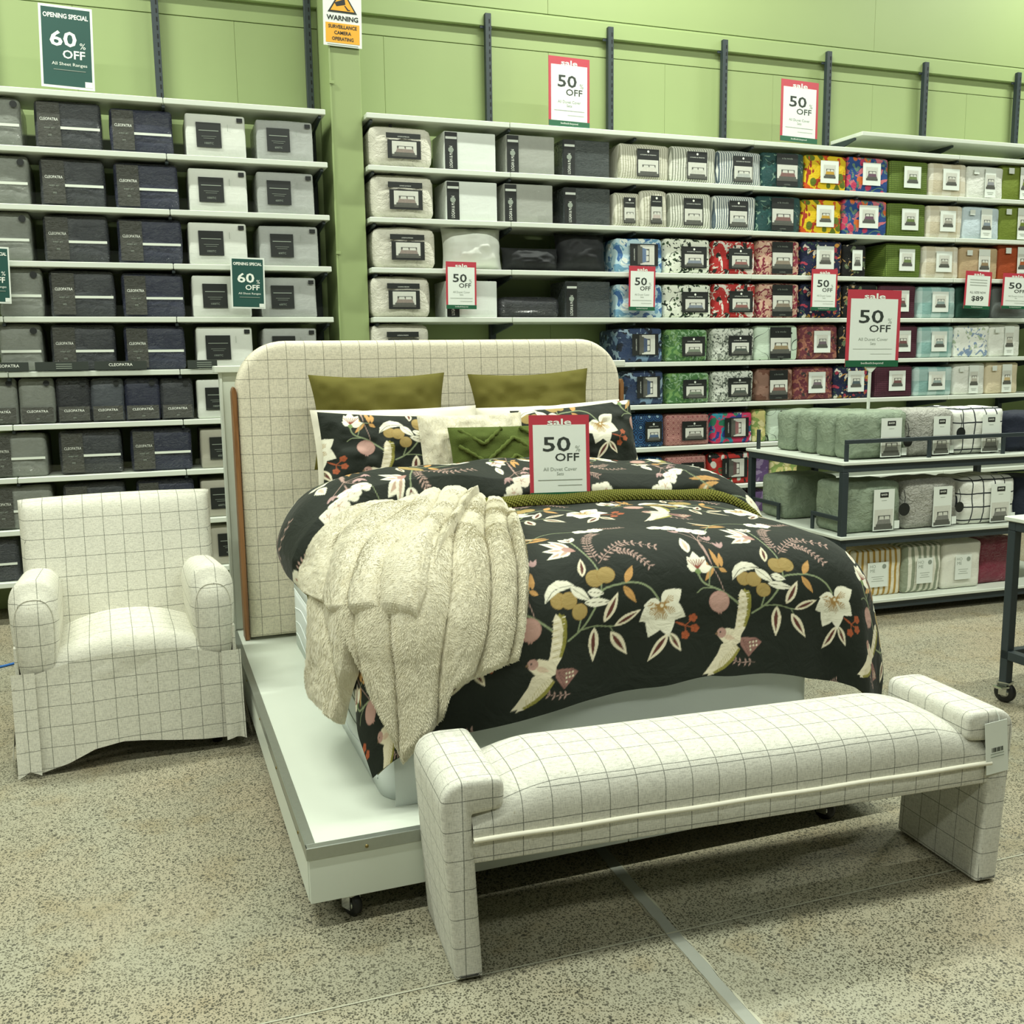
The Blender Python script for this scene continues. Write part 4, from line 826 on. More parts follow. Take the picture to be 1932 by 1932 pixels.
# ---- duvet surface: cloth coordinates a (across, metres from bed centre) and b (metres from the head end)
XC=1.27; WF=.55; WR=.69; YF=2.70; YH=4.25; RD=.22
def DS(a,b):
    a=np.asarray(a,float); b=np.asarray(b,float); y0=YH-b
    ox=np.maximum(a-WR,0)-np.maximum(-a-WF,0); oy=np.maximum(YF-y0,0)
    d=np.hypot(ox,oy); ds=np.maximum(d,1e-9); ux=ox/ds; uy=oy/ds
    th=np.minimum(d/RD,math.pi/2); ext=np.maximum(d-RD*math.pi/2,0)
    right=(a>0)
    Rh=RD*(1+.38*np.clip(uy,0,1)*0+np.where(right,.12*np.clip(ux,0,1),0))
    out=Rh*np.sin(th)+ext*(.10+.10*np.clip(np.abs(ux*uy)*2,0,1)); drop=RD*(1-np.cos(th))+ext*.985
    ac=np.clip(a,-WF,WR); yc=np.maximum(y0,YF)
    # perimeter coordinate for the hanging folds
    per=np.where(oy>0,ac,0)+np.where(ox!=0,(np.arctan2(ux,np.maximum(uy,0)+1e-9))*.42,0)+np.where((oy<=0)&(ox!=0),np.sign(a)*(yc-YF),0)
    k=np.clip((d-.10)/.35,0,1); k=k*k*(3-2*k)
    fold=vnoise(per*3.1+5,d*.8,21)*.030+vnoise(per*7.3,d*1.3+3,22)*.014
    out=out+k*fold
    z=.895+.035*(1-(ac/.68)**2)-.035*np.clip((3.5-yc)/.8,0,1.5)+.012*vnoise(ac*2.6+3,yc*2.4,23)+.005*vnoise(ac*7,yc*6,24)-drop-.09*np.clip((yc-3.72)/.25,0,1)
    z=z-k*.012*vnoise(per*4+1,0*d,25)
    return np.stack([XC+ac+ux*out,yc-uy*out,z],-1)
def DN(a,b,e=.004):
    a=np.asarray(a,float); b=np.asarray(b,float)
    n=np.cross(DS(a+e,b)-DS(a-e,b),DS(a,b-e)-DS(a,b+e)); return n/(np.linalg.norm(n,axis=-1,keepdims=True)+1e-12)
# ================= duvet =================
A0,B0=-.431,1.456
duv=thing('duvet','puffy dark green duvet printed with birds, lilies and fruit on the bed','duvet',(0,0,0))
def hem_b(a):   # the foot hem is not quite straight
    return 2.085+.02*vnoise(a*3.5,a*0+2,41)+.045*np.clip((a-.25)/.35,0,1)+.03*np.exp(-((a+.55)/.2)**2)-.07*np.clip((-a-.80)/.23,0,1)**1.5
na,nb=760,560
av=np.linspace(-1.03,1.13,na); tv=np.linspace(0,1,nb)
Ag,Tg=np.meshgrid(av,tv,indexing='ij'); Bg=.45+(hem_b(Ag)-.45)*Tg; kk=np.clip((Bg-1.25)/.6,0,1); Ag=np.where(Ag<-WF,-WF+(Ag+WF)*(.46+.54*kk*kk*(3-2*kk)),Ag)
Sg=DS(Ag,Bg)
me=gridmesh('quilt_body',Sg[:,::-1]); set_print(me,sample_print(Ag-A0,Bg-B0)[:,::-1]); link('quilt_body',me,M_print,duv)
# plain khaki lining seen where the hem curls
M_lin=plain('khaki_lining','#6d6b49',.8,.06,12)
al=np.linspace(-1.02,1.12,160); tl=np.linspace(.80,1,24); Al,Tl=np.meshgrid(al,tl,indexing='ij'); Bl=.45+(hem_b(Al)-.45)*Tl
Nl=DN(Al,Bl); Sl=DS(Al,Bl)-Nl*.018; link('lining',gridmesh('lining',Sl),M_lin,duv)
# turned-back top edge: a thick roll across the bed
BANDA=np.array([-1.2,-.9,-.735,-.6,-.45,-.25,0,.21,.45,.7,.85,1.1]); BANDB=np.array([1.08,1.06,1.02,.96,.90,.90,.96,.97,.95,.96,1.0,1.04])
bandb=lambda a:np.interp(a,BANDA,BANDB)
na2,nb2=560,170; av=np.linspace(-.93,1.08,na2); tv=np.linspace(0,1,nb2); Ag,Tg=np.meshgrid(av,tv,indexing='ij')
bf=bandb(Ag)-.035-.04*np.clip((-Ag-.6)/.3,0,1); bs0=.47+.15*np.clip((-Ag-.1)/.45,0,1); Bg=bs0+(bf-bs0)*np.clip(Tg*1.25,0,1); under=np.clip((Tg-.8)/.2,0,1)
hgt=.075*np.sqrt(np.clip(1-((np.clip(Tg/.8,0,1)-.35)/.75)**2,0,1))*(1+.25*vnoise(Ag*4,Tg*3,43)); 
round_=np.where(Tg<.8,np.minimum(1,np.sqrt(np.clip((.8-Tg)/.10,0,1))),0)
hgt=(.028+hgt)*np.where(Tg<.8,.25+.75*round_,.25*(1-under))
endk=np.clip((Ag+.93)/.10,0,1)**.5; hgt=hgt*endk+.004
Sg=DS(Ag,Bg)+DN(Ag,Bg)*hgt[...,None]
me=gridmesh('turned_back_edge',Sg[:,::-1]); set_print(me,sample_print(Ag-A0+.28,-(Bg-B0)*1.0+.18)[:,::-1]); link('turned_back_edge',me,M_print,duv)
# ================= knitted green throw folded across the bed =================
def knit_mat():
    m,nt,b=mk('olive_knit'); uv=objco(nt,'UV'); s=nd(nt,'ShaderNodeSeparateXYZ',{0:uv},0).node
    w=mt(nt,'MULTIPLY',mt(nt,'SINE',mt(nt,'MULTIPLY',s.outputs[0],520.0)),mt(nt,'SINE',mt(nt,'MULTIPLY',mt(nt,'ADD',s.outputs[1],mt(nt,'MULTIPLY',s.outputs[0],.4)),480.0)))
    f=sstep(nt,w,-.6,.6); put(nt,b.inputs['Base Color'],mixc(nt,f,C('#4a4a1a'),C('#80803a'))); b.inputs['Roughness'].default_value=.9; b.inputs['Specular IOR Level'].default_value=.1
    put(nt,b.inputs['Normal'],bump(nt,w,.8,.006)); return m
M_knit=knit_mat()
th=thing('knitted_throw','olive green knitted throw with fringed end folded across the duvet','throw',(0,0,0))
na3,nb3=260,26; av=np.linspace(-.80,.98,na3); ph=np.linspace(0,math.pi,nb3); Ag,Pg=np.meshgrid(av,ph,indexing='ij')
wid=.045+.03*np.clip((-Ag-.35)/.3,0,1); Bc=bandb(Ag)+.03
Bg=Bc-wid*np.cos(Pg); hg=(.030+.018*np.clip((-Ag-.35)/.3,0,1))*np.sin(Pg)**.7+.003
Sg=DS(Ag,Bg)+DN(Ag,Bg)*hg[...,None]; me=gridmesh('knit_band',Sg[:,::-1])
uvl=me.uv_layers.new(name='UVMap'); vi=np.zeros(len(me.loops),np.int32); me.loops.foreach_get('vertex_index',vi); UVv=np.stack([Ag,Pg*.03],-1)[:,::-1].reshape(-1,2); uvl.data.foreach_set('uv',UVv[vi].astype(np.float32).ravel()); link('knit_band',me,M_knit,th)
# fringe
rnd=random.Random(4); V=[];F=[]
for k in range(70):
    u=rnd.random(); a0=-.79; b0=float(bandb(a0))+.03-.07+.14*u; L_=rnd.uniform(.07,.13); base=len(V); lay=rnd.uniform(.006,.05)
    for i in range(6):
        t=i/5; a_=a0-L_*t; b_=b0+.025*math.sin(t*3+k)*rnd.uniform(.2,1)+.02*t; p=DS(a_,b_)+DN(a_,b_)*(lay*(1-.5*t)+.004); r=.0055*(1-.3*t)
        n_=DN(a_,b_); tv_=np.array([0,1.,0]); bt=np.cross(n_,tv_); tv_=np.cross(bt,n_); tv_/=np.linalg.norm(tv_)+1e-9; 
        for q in range(5):
            g=q*2*math.pi/5; V.append(p+r*(math.cos(g)*tv_+math.sin(g)*n_))
    for i in range(5):
        for q in range(5): F.append((base+i*5+q,base+i*5+(q+1)%5,base+(i+1)*5+(q+1)%5,base+(i+1)*5+q))
fr=link('fringe',rawmesh('fringe',np.array(V),np.array(F)),plain('olive_yarn','#6b6a2a',.9,.15,60),th); fr['kind']='stuff'
# ================= cream fur throw =================
def fur_mat():
    m,nt,b=mk('cream_fur'); co=objco(nt); n1=noise(nt,mapv(nt,co,(1,1,.45)),55,4,.65,1.5); n2=noise(nt,co,9,3,.6,.8)
    f=mt(nt,'ADD',mt(nt,'MULTIPLY',n1,.65),mt(nt,'MULTIPLY',n2,.35)); put(nt,b.inputs['Base Color'],mixc(nt,sstep(nt,f,.25,.6),C('#bfb698'),C('#d6d0b9'))); b.inputs['Roughness'].default_value=.9; b.inputs['Specular IOR Level'].default_value=.1; b.inputs['Sheen Weight'].default_value=.3
    put(nt,b.inputs['Normal'],bump(nt,n1,.55,.012)); return m
M_fur=fur_mat()
fur=thing('fur_throw','cream faux fur throw bunched in pleats over the bed corner','throw',(0,0,0))
def smooth1(x,y,s,n=600,k=13):
    g=np.linspace(0,1,n); f=np.interp(g,x,y); ker=np.hanning(k); ker/=ker.sum(); f=np.convolve(np.pad(f,k//2,mode='edge'),ker,'valid'); return np.interp(s,g,f)
def throw_layer(name,top,hem,hs,base,pleats,amp,nu,nv,seed,flare=0.0):
    s=np.linspace(0,1,nu); t=np.linspace(0,1,nv); top=np.array(top);hem=np.array(hem); ts=np.linspace(0,1,len(top))
    ta,tb=smooth1(ts,top[:,0],s),smooth1(ts,top[:,1],s); ha,hb_=smooth1(hs,hem[:,0],s,k=9),smooth1(hs,hem[:,1],s,k=9)
    Sx,Tt=np.meshgrid(s,t,indexing='ij'); a=ta[:,None]+(ha-ta)[:,None]*Tt; b=tb[:,None]+(hb_-tb)[:,None]*Tt
    wob=Sx*pleats+.22*vnoise(Sx*5+seed,Tt*2.2,seed)+.10*np.sin(Tt*4+seed); rid=np.abs(np.sin(np.pi*wob))**.42
    h=base+amp*rid*(.45+.55*np.clip(Tt*3,0,1))*(1-.2*Tt)+.004*vnoise(Sx*16,Tt*9,seed+1)+.0018*vnoise(Sx*60,Tt*45,seed+2)
    ed=np.minimum(np.minimum(Sx/.03,(1-Sx)/.03),np.minimum((1-Tt)/.03,Tt/.05)); h=h*np.clip(ed,0,1)**.5+.006
    N=DN(a,b,.06); 
    return a,b,DS(a,b)+N*h[...,None],N
A_top=[(-0.585,1.165),(-0.475,1.01),(-0.37,0.895),(-0.24,0.795),(-0.145,0.815),(-0.10,0.955),(-0.14,1.22)]
A_hem=[(-1.17,1.065),(-1.16,1.31),(-1.11,1.65),(-0.905,1.73),(-0.84,1.69),(-0.875,1.80),(-0.875,1.935),(-0.855,2.09),(-0.735,2.09),(-0.61,2.06),(-0.55,1.985),(-0.425,1.95),(-0.36,1.93)]
A_hs=[0,.06,.15,.23,.27,.31,.38,.48,.56,.66,.72,.90,1]
B_top=[(-0.605,1.025),(-0.495,0.95),(-0.385,0.885),(-0.28,0.795),(-0.19,0.75),(-0.13,0.83)]
B_hem=[(-0.87,0.93),(-0.87,1.12),(-0.84,1.40),(-0.83,1.57),(-0.785,1.655),(-0.765,1.69),(-0.645,1.80),(-0.60,1.76),(-0.48,1.55),(-0.27,1.10)]
B_hs=[0,.09,.22,.36,.46,.52,.74,.82,.92,1]
la=throw_layer('hanging_folds',A_top,A_hem,A_hs,.014,6.5,.042,420,300,51); lb=throw_layer('bunched_pleats',B_top,B_hem,B_hs,.034,4.6,.040,320,220,61)
link('hanging_folds',gridmesh('hanging_folds',la[2]),M_fur,fur); link('bunched_pleats',gridmesh('bunched_pleats',lb[2]),M_fur,fur)
def pile(name,Pg,Ng,n,seed,L0,L1,parent,tmin=0,wd=.0016,flow=(0,0,-1),pw=1.0):
    rs=np.random.RandomState(seed); nu,nv=Pg.shape[:2]; i=rs.randint(1,nu-1,n); j=(rs.rand(n)**pw*(nv-2)*(1-tmin)+nv*tmin).astype(int).clip(1,nv-2)
    p=Pg[i,j]+(Pg[i+1-2*(rs.rand(n)>.5).astype(int),j]-Pg[i,j])*rs.rand(n,1); tu=Pg[i+1,j]-Pg[i-1,j]; tvv=Pg[i,j+1]-Pg[i,j-1]
    nn=np.cross(tu,tvv); nn/=np.linalg.norm(nn,axis=1,keepdims=True)+1e-9; sg=np.sign((nn*Ng[i,j]).sum(1,keepdims=True)); nn*=np.where(sg==0,1,sg)
    fl=np.array(flow)[None]+.9*np.stack([vnoise(p[:,0]*13,p[:,2]*13+p[:,1]*9,seed+k) for k in range(3)],1); fl-=nn*(fl*nn).sum(1,keepdims=True); fl/=np.linalg.norm(fl,axis=1,keepdims=True)+1e-9
    L_=rs.uniform(L0,L1,(n,1)); d1=fl*.75+nn*.65; tip=p+L_*(fl*.9+nn*.35); mid=p+L_*.5*d1; sd=np.cross(nn,fl)*wd
    V=np.concatenate([p-sd,p+sd,mid+sd*.8,mid-sd*.8,tip]); k=np.arange(n)
    F3=np.concatenate([np.stack([k,k+n,k+2*n],1),np.stack([k,k+2*n,k+3*n],1),np.stack([k+3*n,k+2*n,k+4*n],1)])
    o=link(name,rawmesh(name,V,F3),M_pile,parent); o['kind']='stuff'; return o
M_pile=plain('cream_pile','#cec8af',.9,.08,14,spec=.1)
pile('fur_pile',la[2],la[3],60000,3,.004,.010,fur,.12,.0009,(-.1,-.2,-1),.8); pile('fur_pile',lb[2],lb[3],26000,4,.003,.006,fur,.2,.0009,(-.3,-.3,-1),.7)
# ================= pillows and cushions =================
M_olive=plain('olive_linen','#625d29',.85,.08,160,.5,700,spec=.15); M_cwhite=plain('ivory_cotton','#d8d3bf',.85,.03,8,.1,200)
def cushion(name,label,px0,px1,pyt,y,h,t,mat,tilt,rz=0,roll=0,pinch=.06,nu=48,nv=36,seed=1,printed=None,crease=.006,cat='cushion',p=2.6,dz=0):
    x0=aty(px0,pyt,y)[0];x1=aty(px1,pyt,y)[0];zt=aty((px0+px1)/2,pyt,y)[2]+dz; w=x1-x0
    t_=thing(name,label,cat,((x0+x1)/2,y,zt-h*math.cos(tilt)/2),rot=(-tilt,roll,rz),group='pillows and cushions on the bed')
    me=pillow_mesh('cover',w,h,t,nu,nv,pinch,seed,crease,p)
    if printed is not None:
        co=np.zeros(len(me.vertices)*3,np.float32); me.vertices.foreach_get('co',co); co=co.reshape(-1,3); set_print(me,sample_print(co[:,0]+printed[0],-co[:,2]+printed[1]))
    link('cover',me,mat,t_); return t_,w,h
cushion('lumbar_cushion','olive linen cushion against the headboard, left of its twin',583,842,705,4.22,.40,.15,M_olive,.16,pinch=.09,seed=3)
cushion('lumbar_cushion','olive linen cushion against the headboard, above the sale sign',888,1116,700,4.22,.40,.15,M_olive,.16,roll=-.03,pinch=.09,seed=4)
cushion('bed_pillow','plain ivory pillow peeking out behind the left printed pillow',588,905,770,4.10,.44,.16,M_cwhite,.25,pinch=.04,seed=5,cat='pillow')
cushion('bed_pillow','plain ivory pillow peeking out behind the right printed pillow',904,1180,762,4.10,.42,.16,M_cwhite,.25,roll=-.03,pinch=.04,seed=6,cat='pillow')
cushion('printed_pillow','dark pillow with bird and fruit print, left of the fur cushion',598,910,782,3.99,.44,.17,M_print,.30,roll=.05,pinch=.05,nu=250,nv=170,seed=7,printed=(.28,.46),cat='pillow')
cushion('printed_pillow','dark pillow with large white flower print, right of the sale sign',975,1204,765,4.0,.42,.17,M_print,.28,roll=-.06,pinch=.05,nu=230,nv=170,seed=8,printed=(.44,.50),cat='pillow')
fc=cushion('fur_cushion','square cream fur cushion behind the green chevron cushion',793,992,782,3.90,.40,.14,M_fur,.30,pinch=.03,nu=70,nv=60,seed=9,crease=.008)
gc=cushion('chevron_cushion','moss green tufted cushion with raised zigzag rows behind the sale sign',850,1114,803,3.80,.33,.13,plain('moss_tufted_cotton','#505c2c',.95,.14,70,.8,260,spec=.1),.28,pinch=.03,nu=60,nv=44,seed=10)
# raised chevron tufts
t_,w,h=gc; M_tuft=plain('moss_tuft','#586431',.95,.2,90,.9,200,spec=.1)
def pfront(x,z,w,h,t,p=2.6): return -(max(0,1-abs(2*x/w)**p)**.62)*(max(0,1-abs(2*z/h)**p)**.62)*t/2
for k in range(5):
    z0=.15-.075*k; pts=[]
    for i in range(61):
        x=-w*.46+w*.92*i/60; tri=abs(((x+.31)/.26)%1-.5)*2; z=z0-.10*(1-tri)+.03
        if abs(z)<h*.46: pts.append((x*.97,pfront(x,z,w,h,.13)-.004+.002*math.sin(i*2.1),z))
    if len(pts)>4:
        seg=[pts[0]]
        for q in pts[1:]:
            if abs(q[0]-seg[-1][0])>.05:
                if len(seg)>3: tube('tufted_row',seg,[.008+.0025*math.sin(j*2.4) for j in range(len(seg))],M_tuft,t_,7)
                seg=[]
            seg.append(q)
        if len(seg)>3: tube('tufted_row',seg,[.008+.0025*math.sin(j*2.4) for j in range(len(seg))],M_tuft,t_,7)
# ================= signs =================
def placed_sign(name,label,c_tl,c_br,y,kind,tilt=0,yaw=0,roll=0,border=True,nm=None):
    (xa,ya),(xb,yb)=c_tl,c_br; p0=aty(xa,ya,y);p1=aty(xb,yb,y); w=p1[0]-p0[0]; h=p0[2]-aty((xa+xb)/2,yb,y)[2] if False else aty((xa+xb)/2,ya,y)[2]-aty((xa+xb)/2,yb,y)[2]
    zb=aty((xa+xb)/2,yb,y)[2]
    t=thing(name,label,'sign',((p0[0]+p1[0])/2,y,zb),rot=(-tilt,roll,yaw),group='sale signs')
    if kind=='teal':
        flat('border',t,-w/2,w/2,0,h,0,M_paper,.003); flat('card',t,-w*.455,w*.455,h*.03,h*.97,-.003,M_teal,.0008)
        y_=-.0045; lettering(t,'OPENING SPECIAL',0,h*.875,h*.06,M_wtext,y_,w=w*.84,bold=.03); lettering(t,'60',-w*.06,h*.60,h*.19,M_wtext,y_,w=w*.50,bold=.02); lettering(t,'%',w*.30,h*.53,h*.075,M_wtext,y_); lettering(t,'OFF',w*.13,h*.415,h*.105,M_wtext,y_,w=w*.42,bold=.02); lettering(t,'All Sheet Ranges',w*.04,h*.29,h*.05,M_wtext,y_,w=w*.66)
        bars(t,w*.04,h*.225,w*.6,1,y_,M_grey_ink,.01,.003); flat('price_corner',t,w*.32,w*.46,h*.03,h*.10,-.0038,M_paper,.0006)
    elif kind in ('sale','sale89'):
        flat('border',t,-w/2,w/2,0,h,0,M_red,.003); flat('card',t,-w*.44,w*.44,h*.085,h*.885,-.003,M_paper,.0008); flat('footer',t,-w/2,w/2,0,h*.085,-.003,M_green,.0008)
        y_=-.0045; lettering(t,'sale',0,h*.918,h*.075,M_wtext,y_,w=w*.40,bold=.02)
        if kind=='sale':
            lettering(t,'50',-w*.05,h*.655,h*.175,M_ink,y_,w=w*.46,bold=.015); lettering(t,'%',w*.30,h*.60,h*.07,M_grey_ink,y_); lettering(t,'OFF',w*.12,h*.50,h*.095,M_ink,y_,w=w*.40,bold=.01); lettering(t,'All Duvet Cover',0,h*.36,h*.042,M_grey_ink,y_,w=w*.56); lettering(t,'Sets',0,h*.305,h*.038,M_grey_ink,y_); bars(t,0,h*.235,w*.74,1,y_,M_grey_ink,.01,.0016); bars(t,w*.16,h*.17,w*.4,1,y_,M_grey_ink,.01,.0012)
        else:
            for q in range(3): bars(t,0,h*(.78-.07*q),w*.66,1,y_,M_grey_ink,.01,.003)
            lettering(t,'ALL SIZES NOW',0,h*.44,h*.055,M_ink,y_,w=w*.62); lettering(t,'$89',0,h*.27,h*.15,M_ink,y_,w=w*.46,bold=.02)
        lettering(t,'bedbath:beyond',0,h*.045,h*.035,M_wtext,y_-.0003,w=w*.42)
    return t,w,h
placed_sign('sale_sign','large teal opening special 60% off sign standing on top of left rack',(66,9),(179,167),YR+.05,'teal',.05,roll=.03)
placed_sign('sale_sign','small teal opening special 60% off sign below white sheet set',(432,486),(501,582),YR-.03,'teal',roll=.02)
placed_sign('sale_sign','small teal 60% off sign cut off by the left picture edge',(-50,465),(22,572),YR-.03,'teal',roll=.03)
placed_sign('sale_sign','red bordered 50% off sign on rack top above grey boxes',(1034,107),(1112,240),YR+.03,'sale',.04,roll=.02)
placed_sign('sale_sign','red bordered 50% off sign on rack top beside the high ledge',(1474,151),(1541,269),YR+.03,'sale',.04,roll=.03)
placed_sign('sale_sign','small 50% off sign hanging below the plump white pillow',(840,494),(899,583),YR-.03,'sale',roll=.01)
placed_sign('sale_sign','small 50% off sign in front of pale blue floral duvet sets',(1186,502),(1235,586),YR-.03,'sale',roll=.01)
placed_sign('sale_sign','small 50% off sign in front of navy floral duvet sets',(1531,508),(1577,586),YR-.03,'sale',roll=.01)
placed_sign('sale_sign','small sale sign priced $89 in front of dark green set',(1821,512),(1866,583),YR-.03,'sale89',roll=.03)
placed_sign('sale_sign','small 50% off sign at the right picture edge',(1892,516),(1940,583),YR-.03,'sale',roll=.02)
bs,bw,bh=placed_sign('sale_sign','large 50% off duvet cover sign standing on the duvet',(1000,783),(1112,942),3.27,'sale',.10,yaw=-.06,roll=.02)
box('stand_foot',-bw*.4,bw*.4,.004,.05,-.004,.002,M_clear,bs,b=0)
# warning plate on the column
p0=aty(607,-32,6.03);p1=aty(684,90,6.03); w=p1[0]-p0[0]; h=p0[2]-p1[2]
ws=thing('warning_sign','white and yellow surveillance camera warning plate on the green column','sign',((p0[0]+p1[0])/2,6.05,p1[2]),rot=(0,.02,0))
flat('plate',ws,-w/2,w/2,0,h,0,M_paper,.004); flat('yellow_panel',ws,-w*.44,w*.44,h*.055,h*.385,-.004,M_yellow,.001)
lettering(ws,'WARNING',0,h*.47,h*.085,M_black,-.0052,w=w*.82,bold=.03)
for i,s_ in enumerate(('SURVEILLANCE','CAMERA','OPERATING')): lettering(ws,s_,0,h*(.325-.10*i),h*.06,M_black,-.0062,w=w*(.74,.44,.56)[i],bold=.02)
poly_extrude('triangle_border',[(-w*.38,h*.56),(w*.38,h*.56),(0,h*.97)],-.0055,-.004,M_black,ws); poly_extrude('triangle_fill',[(-w*.31,h*.59),(w*.31,h*.59),(0,h*.925)],-.0068,-.0055,M_yellow,ws)
poly_extrude('camera_pictogram',[(-w*.20,h*.72),(-w*.15,h*.66),(w*.08,h*.70),(w*.06,h*.79)],-.0078,-.0068,M_black,ws); poly_extrude('camera_arm',[(w*.05,h*.68),(w*.08,h*.68),(w*.16,h*.62),(w*.2,h*.62),(w*.2,h*.605),(w*.13,h*.605)],-.0078,-.0068,M_black,ws)
bars(ws,0,h*.03,w*.8,1,-.0045,M_grey_ink,.01,.004)
# ================= bench =================
M_bench=check_fabric('bench_check',.0712,.00095,(.012,.01,.02),base='#c8c7bb',line='#4d5048')
bn=thing('upholstered_bench','cream windowpane-check bench with rolled arms at the foot of the bed','bench',(.589,2.022,0),math.radians(-3.84))
BD=.335
def sweep_profile(name,front,nseg,ybreaks,mat,parent,r=.012):
    """front: closed outline (x,z) counter-clockwise seen from the front; swept along y with rounded front and rear edges"""
    o=np.array(front); c=o.mean(0)
    def off(d):
        n=len(o); out=[]
        for i in range(n):
            a=o[i-1];b=o[i];e=o[(i+1)%n]; d1=(b-a)/np.linalg.norm(b-a);d2=(e-b)/np.linalg.norm(e-b); nrm=np.array([-d1[1]-d2[1],d1[0]+d2[0]]); nrm/=np.linalg.norm(nrm)+1e-9; out.append(b+nrm*d)
        return np.array(out)
    rows=[]
    y0,y1=ybreaks
    for d,y in ((r,y0),(r*.45,y0+r*.12),(r*.12,y0+r*.45),(0,y0+r)): rows.append([(p[0],y,p[1]) for p in off(d)])
    for k in range(1,nseg): rows.append([(p[0],y0+r+(y1-y0-2*r)*k/nseg,p[1]) for p in o])
    for d,y in ((0,y1-r),(r*.12,y1-r*.45),(r*.45,y1-r*.12),(r,y1)): rows.append([(p[0],y,p[1]) for p in off(d)])
    G=np.array(rows); n=len(o); nr=len(rows); F=[(i*n+j,i*n+(j+1)%n,(i+1)*n+(j+1)%n,(i+1)*n+j) for i in range(nr-1) for j in range(n)]
    F+=[tuple(j for j in reversed(range(n))),tuple((nr-1)*n+j for j in range(n))]
    return link(name,mesh(name,G.reshape(-1,3),F),mat,parent)
def fillet(pts,rad,n=7):
    out=[]; m=len(pts); P_=np.array(pts,float)
    for i in range(m):
        r=rad[i]
        if r<=0: out.append(tuple(P_[i])); continue
        a,b,c=P_[i-1],P_[i],P_[(i+1)%m]; u=(a-b)/np.linalg.norm(a-b); v=(c-b)/np.linalg.norm(c-b); ang=math.acos(np.clip(u@v,-1,1)); t=min(r/math.tan(ang/2),.48*np.linalg.norm(a-b),.48*np.linalg.norm(c-b))
        p,q=b+u*t,b+v*t
        for k in range(n):
            s=k/(n-1); out.append(tuple((1-s)**2*p+2*s*(1-s)*b+s*s*q))
    return out
def arm(sign):
    # outline of the left arm and leg in one wrap (x outward negative)
    pts=[(0.0,0.006),(.066,0.006),(.047,.405),(.122,.412),(.124,.488),(-.030,.490)]
    rad=[.006,.006,.004,.022,.028,.075]
    o=fillet(pts,rad)
    if sign>0: o=[(1.508-x,z) for x,z in o][::-1]
    return o
for s in (-1,1): sweep_profile('arm_and_leg',arm(s),10,(0,BD),M_bench,bn,.014)
# seat: boxed rail with piping and domed cushion
sweep_profile('seat_rail',[(.046,.286),(1.462,.286),(1.462,.345),(.046,.345)],4,(.004,BD-.004),M_bench,bn,.010)
nu,nv=120,60; u=np.linspace(0,1,nu); v=np.linspace(0,1,nv); U,Vv=np.meshgrid(u,v,indexing='ij')
# cross-section from the front piping up over the crown to the back piping
X=.047+1.414*U; s_=Vv*math.pi; rise=.135*np.clip(np.sin(s_),0,1)**.55; endf=np.clip(np.minimum(U,1-U)/.16,0,1); endf=.50+.50*np.sin(endf*math.pi/2)**1.1
Yy=BD/2-(BD/2+.006*np.sin(s_))*np.sign(np.cos(s_))*np.abs(np.cos(s_))**.62; Zz=.345+rise*endf
link('seat_cushion',gridmesh('seat_cushion',np.stack([X,Yy,Zz],-1)),M_bench,bn)
tube('piping',[(.047+1.414*k/40,-.004+.0015*math.sin(k*.7),.347) for k in range(41)],.0062,plain('cream_piping','#d8d5c3',.85,.05,60),bn,8)
# printed swing tag on the right arm
tg=box('swing_tag',1.438,1.508,-.0075,-.006,.318,.462,M_paper,bn,b=0); tg.rotation_euler=(0,-.10,0)
for q in range(2): box('tag_text',-.02,.022,-.0014,-.0008,-.018-.008*q,-.016-.008*q,M_grey_ink,tg,b=0)
for q in range(9): box('barcode_bar',-.016+.004*q,-.0145+.004*q+.0008*(q%3),-.0014,-.0008,-.012,.0,M_ink,tg,b=0)
tube('tag_cord',[(1.478,-.006,.455),(1.476,-.004,.475),(1.472,.004,.489)],.0012,M_paper,bn,5)
# ================= armchair =================
M_chair=check_fabric('armchair_check',.0725,.00105,(.02,.03,.01),base='#cfcdbe',line='#55584c')
CX,CY=-.105,3.735
ch=thing('slipcovered_armchair','cream windowpane-check slipcovered armchair with skirt beside the bed','armchair',(CX,CY,0),math.radians(2.2))
cw=.36 # half width
# back
def sheet_solid(name,front,back,mat,parent):
    G=np.array([front,back]); nu,nv=G.shape[1:3]
    V=np.concatenate([G[0].reshape(-1,3),G[1].reshape(-1,3)]); n=nu*nv; I=np.arange(n).reshape(nu,nv)
    q=lambda A:np.stack([A[:-1,:-1],A[1:,:-1],A[1:,1:],A[:-1,1:]],-1).reshape(-1,4)
    F=[q(I),q(I+n)[:,::-1]]
    ring=np.concatenate([I[:,0],I[-1,1:],I[::-1,-1][1:],I[0,::-1][1:-1]]); r2=np.roll(ring,-1); F.append(np.stack([r2,ring,ring+n,r2+n],1))
    return link(name,rawmesh(name,V,np.concatenate(F)),mat,parent)
u=np.linspace(-1,1,44);v=np.linspace(0,1,44);U,Vv=np.meshgrid(u,v,indexing='ij')
hw=.352+.012*Vv; X=U*hw; Z=.36+.545*Vv
cr=.035; 
sup=(1-np.abs(U)**14)*(1-np.clip((Vv-.5)*2,0,1)**14)
thick=np.clip(sup,0,1)**.35
Zc=Z-.018*np.clip(np.abs(U)-.9,0,1)**2*60*np.clip(Vv-.93,0,1)*3-.012*(1-np.cos(U*1.2))*Vv
yc=.40+.17*Vv; Yf=yc+.055-.075*thick-.012*np.cos(U*1.4)*np.sin(Vv*2.6); Yb=yc+.06+.05*thick
sheet_solid('back',np.stack([X,Yf,Zc],-1),np.stack([X,Yb,Zc],-1),M_chair,ch)
